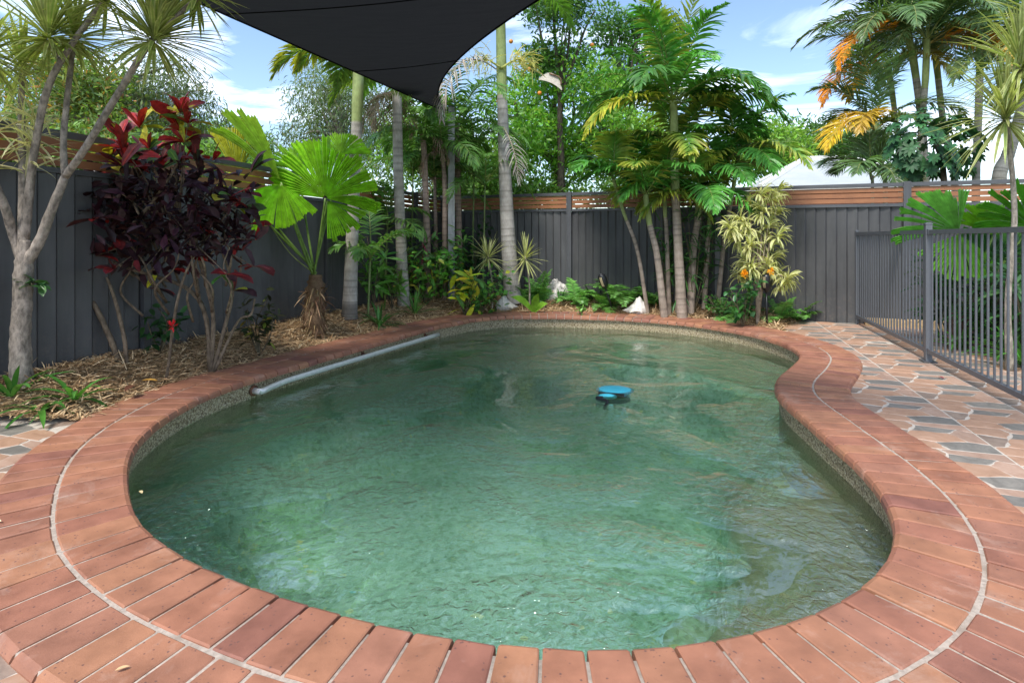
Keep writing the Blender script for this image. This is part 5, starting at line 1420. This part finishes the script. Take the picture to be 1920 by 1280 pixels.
tree('hedge_tree', 'dense light green tree behind the corner of the fences', ground_under(a), [at(820, 350, Y), a], [.14, .12, .08], limbs_to(a, cl, 8, .05), cl, 9500, .12, .05, (.11, .20, .045), (.17, .28, .06), .3)

Y = 8.6; cl = blobs(60, 292, Y, 150, 22, 12, .42, .5); a = at(60, 320, Y)
tree('hedge', 'leafy hedge seen through the slats of the left fence behind the striped dracaena', ground_under(a), [at(60, 330, Y), a], [.06, .05, .04], limbs_to(a, cl, 5, .03), cl, 7000, .11, .05, (.12, .19, .045), (.3, .22, .05), .08, cat='hedge')
Y = 9.6; cl = blobs(330, 322, Y, 150, 24, 12, .45, .5); a = at(330, 345, Y)
tree('hedge', 'leafy hedge behind the left fence between the croton and the fan palm', ground_under(a), [at(330, 355, Y), a], [.06, .05, .04], limbs_to(a, cl, 5, .03), cl, 7000, .11, .05, (.10, .19, .04), (.17, .27, .06), .2, cat='hedge')
Y = 11.4; cl = blobs(960, 372, Y, 150, 18, 14, .42, .4); a = at(960, 385, Y)
tree('hedge', 'leafy hedge seen through the slats behind the thick grey palm trunk', ground_under(a), [at(960, 395, Y), a], [.06, .05, .04], limbs_to(a, cl, 5, .03), cl, 6000, .11, .05, (.10, .20, .04), (.17, .29, .06), .2, cat='hedge')
Y = 11.0; cl = blobs(1200, 355, Y, 110, 26, 11, .42, .4); a = at(1200, 375, Y)
tree('hedge', 'leafy hedge behind the slats and the clump of cane palms', ground_under(a), [at(1200, 385, Y), a], [.06, .05, .04], limbs_to(a, cl, 5, .03), cl, 5000, .11, .05, (.09, .18, .035), (.17, .29, .06), .2, cat='hedge')

# ------------------------------------------------------------------ neighbour's house
M_roof = None
m, t, l = new_mat('white_metal_roof')
wv = nd(t, 'ShaderNodeTexWave', wave_type='BANDS', bands_direction='X'); wv.inputs['Scale'].default_value = 6.0; l(pos(t), wv.inputs['Vector'])
b = principled(t, Roughness=.45, Base_Color=(.74, .76, .75, 1)); bp = bump(t, wv.outputs['Fac'], .7, .04); l(bp.outputs[0], b.inputs['Normal'])
n_ = noise(t, 1.2, 4, .6, pos(t)); cr_ = ramp(t, n_.outputs['Fac'], [(.3, (.48, .52, .52)), (.7, (.60, .62, .60))]); l(cr_.outputs[0], b.inputs['Base Color'])
o = nd(t, 'ShaderNodeOutputMaterial'); l(b.outputs[0], o.inputs['Surface']); M_roof = m
M_wall = plain_mat('salmon_brick_wall', (.42, .17, .12), .85, nscale=14, amp=.25, bstr=.4)
M_gutter = plain_mat('roof_trim', (.70, .69, .64), .5, nscale=20, amp=.1, bstr=.05)
E1, E2 = at(1425, 352, 16.0), at(1800, 352, 15.0)
ev = E2 - E1; bk_ = np.array([-ev[1] * -1, 0, 0]); bd = unit(np.array([-ev[1], ev[0], 0])); dep = 8.5
E3, E4 = E2 + bd * dep, E1 + bd * dep
for e in (E1, E2, E3, E4): e[2] = E1[2]
R1 = (E1 + E4) / 2 + unit(ev) * 2.4; R2 = (E2 + E3) / 2 - unit(ev) * 1.2
ridge_z = 1.13 + (446 - 299) / F * R1[1]
R1[2] = R2[2] = ridge_z
house = empty('house', ((E1 + E3) / 2) * np.array([1, 1, 0]), 'neighbouring house with white corrugated hip roof and salmon walls behind the back fence', 'house')
g = Geo(); g.add([E1, E2, E3, E4, R1, R2], quads=[(0, 1, 5, 4), (2, 3, 4, 5)], tris=[(3, 0, 4), (1, 2, 5)]); roof = g.build('roof', M_roof, house, False)
for pr in ((R1, R2), (E1, R1), (E4, R1), (E2, R2)):
    g = Geo(); tube(g, [pr[0] + np.array([0, 0, .02]), pr[1] + np.array([0, 0, .02])], .09, 6); g.build('ridge_cap', M_gutter, roof, False)
for pr in ((E1, E2), (E4, E1)):
    g = Geo(); mid = (pr[0] + pr[1]) / 2; hv = (pr[1] - pr[0]) / 2; s_ = unit(np.cross(hv, [0, 0, 1]))
    box(g, mid + np.array([0, 0, -.07]) + s_ * .05, hv, s_ * .06, np.array([0, 0, .06])); g.build('gutter', M_gutter, roof, False)
cI = (E1 + E3) / 2; W4 = [cI + (e - cI) * .93 for e in (E1, E2, E3, E4)]
for k in range(4):
    p, q_ = W4[k].copy(), W4[(k + 1) % 4].copy(); V = [(p[0], p[1], -.1), (q_[0], q_[1], -.1), (q_[0], q_[1], E1[2] - .02), (p[0], p[1], E1[2] - .02)]
    g = Geo(); g.add(V, [(0, 1, 2, 3)]); g.build('wall', M_wall, house, False)

# ------------------------------------------------------------------ golden cane palms right, behind the fence
GO = (.78, .30, .015)
def cane(label, pts, Y, r, spec, ln, c=(.085, .15, .055), nring=0, green=.7, el=(20, 80)):
    P = [at(x, y, Y) for x, y in pts]; P = [ground_under(P[0])] + P
    r = [x * .72 for x in r]
    o = empty('golden_cane_palm', P[0], label, 'palm')
    tr_, tp, _ = palm_trunk(o, P, r, (.34, .32, .27), ring_gap=.14, green=green)
    for d in ring_dirs(nring, el, rng.uniform(0, 6)) if nring else []:
        cc = np.array(c) * rng.uniform(.75, 1.25)
        frond(o, tp, d, ln * rng.uniform(.85, 1.15), 2.1, 60, .58, .034, .8, cc, ctip=cc * 1.3, sweep=(60, 30), rach=(.3, .33, .12), segs=3)
    for d, s, dr_, col_ in spec:
        cc = np.array(col_); frond(o, tp - np.array([0, 0, .1]), d, ln * s, dr_, 56, .58, .045, 1.0, cc * .85 + np.array(c) * .15, ctip=cc, sweep=(65, 30), rach=(.40, .30, .10), segs=3)
    return o
YL = (.62, .42, .02); Yg = 10.6
cane('tall cane palm whose old frond glows orange above the white roof', [(1735, 345), (1728, 230), (1712, 110), (1700, 60)], Yg, [.10, .09, .085, .08], [((-.95, -.25, .35), .9, 2.6, GO), ((-.8, -.5, .6), .9, 2.6, (.10, .16, .05)), ((-.9, .3, .7), 1, 2.0, (.09, .15, .05))], 2.2, nring=12, green=.66)
cane('cane palm with swollen orange sheath beside the dark umbrella shrub', [(1722, 345), (1728, 240), (1735, 150), (1738, 75)], Yg - .3, [.085, .075, .075, .07], [((.9, -.3, .45), .8, 2.4, GO), ((.6, -.6, .6), .9, 2.2, (.12, .16, .05))], 2.0, nring=10, green=.7)
cane('cane palm with yellowing frond leaning right behind the umbrella shrub', [(1790, 345), (1770, 240), (1757, 130), (1750, 80)], Yg + .3, [.09, .08, .075, .07], [((.95, -.2, .3), .9, 2.4, (.52, .30, .03))], 2.1, nring=10, green=.7)
cane('low cane palm with yellow hanging fronds in front of the white roof', [(1660, 350), (1652, 300), (1640, 235)], Yg - .2, [.06, .055, .05], [((-.9, -.3, .5), .9, 2.8, YL), ((-.6, -.6, .7), .8, 2.8, (.45, .28, .03)), ((.3, -.8, .6), .7, 2.6, (.12, .17, .05))], 1.6, nring=6, green=.6)
cane('small cane palm sprouting in front of the white roof', [(1636, 352), (1634, 335), (1632, 325)], Yg - .4, [.04, .035, .03], [((.8, -.2, .5), .8, 2.2, (.2, .2, .05))], 1.0, nring=7, green=.8)
cane('cane palm with orange and yellow fronds hanging left over the white roof', [(1690, 345), (1680, 230), (1665, 120)], Yg + .8, [.08, .07, .065], [((-.95, -.2, .25), 1, 2.6, GO), ((-.9, -.4, .1), .8, 2.4, YL), ((.2, -.9, .4), .8, 2.6, (.3, .24, .04))], 2.0, nring=9, green=.75)
cane('leaning cane palm with ringed grey trunk at the right end of the back fence', [(1872, 350), (1890, 290), (1915, 210), (1935, 120)], 9.6, [.15, .14, .12, .11], [((-.9, -.2, .5), .9, 2.2, (.10, .15, .05)), ((-.7, -.6, .6), .9, 2.4, (.40, .26, .04))], 2.2, nring=6, green=.85)
cane('cane palm high behind the others with feathery dark fronds', [(1830, 345), (1835, 200), (1840, 40)], 12.0, [.11, .1, .09], [((-.8, -.3, .2), .8, 2.8, (.42, .26, .04))], 2.4, nring=13, green=.8)

# umbrella shrub hanging over the fence
Y = 8.35
b_ = ground_under(at(1770, 400, Y))
o = empty('umbrella_shrub', b_, 'dark glossy umbrella shrub spilling over the top of the back fence', 'shrub')
stem(o, [b_, at(1770, 340, Y), at(1755, 270, Y)], [.05, .04, .025], (.16, .13, .09), 'stem')
stem(o, [at(1758, 350, Y - .25), at(1768, 372, Y - .75), at(1790, 392, Y - .95)], [.012, .009, .006], (.3, .25, .19), 'stem', sides=6)
for k in range(130):
    v = rand_dirs(1)[0] * rng.uniform(.3, 1) ** .5
    c_ = at(1755 + v[0] * 92, 272 + v[2] * -72, Y + .1 + v[1] * .45); ax = unit(v * np.array([1, 1, .6]) + np.array([0, -.2, .5]))
    g = Geo(); n_ = 8; _, s_, u_ = frame(ax); th = np.arange(n_) / n_ * 6.283 + rng.uniform(0, 6)
    D = ax * .25 + np.cos(th)[:, None] * s_ + np.sin(th)[:, None] * u_
    strips(g, np.repeat(c_[None], n_, 0), D, np.repeat(ax[None], n_, 0), rng.uniform(.10, .15, n_), .05, droop=1.1, segs=4, prof=PROF_LEAF, fold=.2, c=vary((.028, .085, .03), n_, .25, .08))
    g.build('leaf_whorl', M_dark, o)

# ------------------------------------------------------------------ planting right of the pool fence
Yr = 5.9
b_ = gp(1800, 640, -.03); b_ = np.array([at(1800, 600, Yr)[0], Yr, -.03])
o = empty('fan_palm', b_, 'fan palm with round pleated leaves behind the bars of the pool fence', 'palm')
tp = np.array([b_[0], b_[1], .35])
stem(o, [b_, tp], [.12, .08], (.17, .11, .07), 'stump', M_dry, 10, jitter=.1)
for (hp, Y, nr, up, a0, a1, rd, nray, cc) in (((1797, 436), Yr - .15, (-.25, -1, .35), (0, 0, 1), -95, 20, .60, 22, (.12, .32, .05)), ((1797, 440), Yr - .2, (-.2, -1, .5), (0, 0, 1), 130, 250, .42, 16, (.16, .38, .04)),
                                              ((1862, 442), Yr - .1, (0, -1, .3), (0, 0, 1), -60, 70, .40, 16, (.17, .40, .02)), ((1935, 425), Yr - .3, (-.3, -1, .2), (0, 0, 1), -85, 60, .50, 20, (.08, .26, .02)),
                                              ((1850, 500), Yr - .1, (-.2, -1, .4), (0, 0, 1), -120, 120, .45, 22, (.05, .16, .03)), ((1890, 470), Yr + .3, (0, -1, .4), (0, 0, 1), -120, 120, .5, 22, (.05, .15, .03))):
    hub = at(*hp, Y); fan(o, hub, nr, up, a0, a1, rd, nray, c=cc); petiole(o, tp, hub)
b_ = np.array([at(1893, 640, 4.9)[0], 4.9, -.04])
o = empty('dracaena_tree', b_, 'single-stemmed dracaena with striped leaf head right of the pool fence', 'tree')
tp = at(1888, 225, 4.9)
stem(o, [b_, at(1890, 560, 4.9), at(1902, 400, 4.9), tp], [.032, .024, .021, .018], (.38, .33, .27), 'trunk', jitter=.04)
for (x, y, n_, L) in ((1886, 215, 130, .62), (1915, 120, 120, .6), (1945, 30, 100, .5)):
    g = Geo(); rosette(g, at(x, y, 4.9), (-.05, -.1, 1), n_, L, .026, (3, 130), .7, (.17, .22, .06), stripe=np.array([.42, .43, .19]), segs=5); g.build('leaf_head', M_leaf, o)
stem(o, [tp, at(1905, 160, 4.9), at(1918, 110, 4.9), at(1945, 40, 4.9)], [.02, .018, .015], (.36, .31, .25), 'branch')
for k, (px, Y, h, w_, c, lab) in enumerate(((1770, 6.2, 170, 90, (.035, .10, .028), 'dark leafy shrub against the back fence behind the pool fence'), (1850, 5.6, 190, 100, (.03, .085, .025), 'dark tangle of leaves under the right fan palm'), (1930, 5.2, 200, 100, (.045, .13, .03), 'leafy shrub at the foot of the single-stemmed dracaena'), (1900, 6.3, 230, 120, (.03, .09, .025), 'dark foliage behind the right fan palm'))):
    b_ = np.array([at(px, 600, Y)[0], Y, -.04])
    small_shrub('border_shrub', lab, 'shrub', px, 0, Y, h, w_, 220, .26, .035, c, 9, M_leaf, 1.0, base=b_)
o = empty('border_soil', (0, 0, 0), kind='structure')
V, q = grid_mesh(3.2, 9, 2.2, 8.2, .12, lambda P: ((P @ PE) > 3.93) & np.array([inside_yard(p) for p in P]), lambda P: -.03 + .05 * wavy(P, 3, 8))
g = Geo(); g.add(V, q); g.build('soil', plain_mat('dark_soil', (.07, .05, .03), .95, nscale=30, amp=.5, bstr=.8, spec=.1), o)
# sandstone edging along the back fence behind the pool fence
eg = empty('stone_edging', (*(BP + BD * 5.1 + NB * .12), -.03), 'beige sandstone edging blocks along the foot of the back fence', 'edging')
M_sand = plain_mat('beige_sandstone', (.50, .36, .20), .9, nscale=18, amp=.25, bstr=.6, spec=.15)
for k in range(5):
    s_ = 5.06 + k * .46; c_ = np.array([*(BP + BD * (s_ + .225) + NB * (.10 + rng.uniform(-.01, .01))), .015])
    g = Geo(); box(g, c_, np.array([*BD, 0]) * .222, np.array([*NB, 0]) * .06, np.array([0, 0, .045 + rng.uniform(0, .012)])); g.build('block', M_sand, eg, False)

# fallen leaves on coping, paving and water
M_fallen = leaf_mat('fallen_leaf', rough=.7, trans=.1, spec=.2)
for (px, py, z, c, L, lab) in ((1770, 711, -.026, (.20, .02, .04), .07, 'small dark red leaf lying on the stone paving'), (1625, 705, -.026, (.12, .06, .03), .04, 'tiny brown leaf on the paving beside the brick edging'), (243, 1252, .001, (.55, .38, .2), .032, 'dry straw leaf on the near left bricks'),
                              (262, 922, .004, (.5, .38, .2), .04, 'dry straw bit on the brick lip by the water'), (2, 980, .004, (.6, .5, .3), .03, 'pale dry leaf on the bricks at the left'), (295, 715, .05, (.55, .3, .06), .12, 'orange dry leaf on the mulch near the croton'), (235, 735, .06, (.12, .05, .03), .16, 'curled dark brown leaf on the mulch beside the lilies')):
    p = gp(px, py, z); g = Geo(); th = rng.uniform(0, 6)
    strips(g, p + np.array([0, 0, .006]), (math.cos(th), math.sin(th), .12), (0, 0, 1), L, L * .35, droop=.3, segs=4, fold=.4, c=c); o = g.build('fallen_leaf', M_fallen); tag(o, lab, 'leaf')
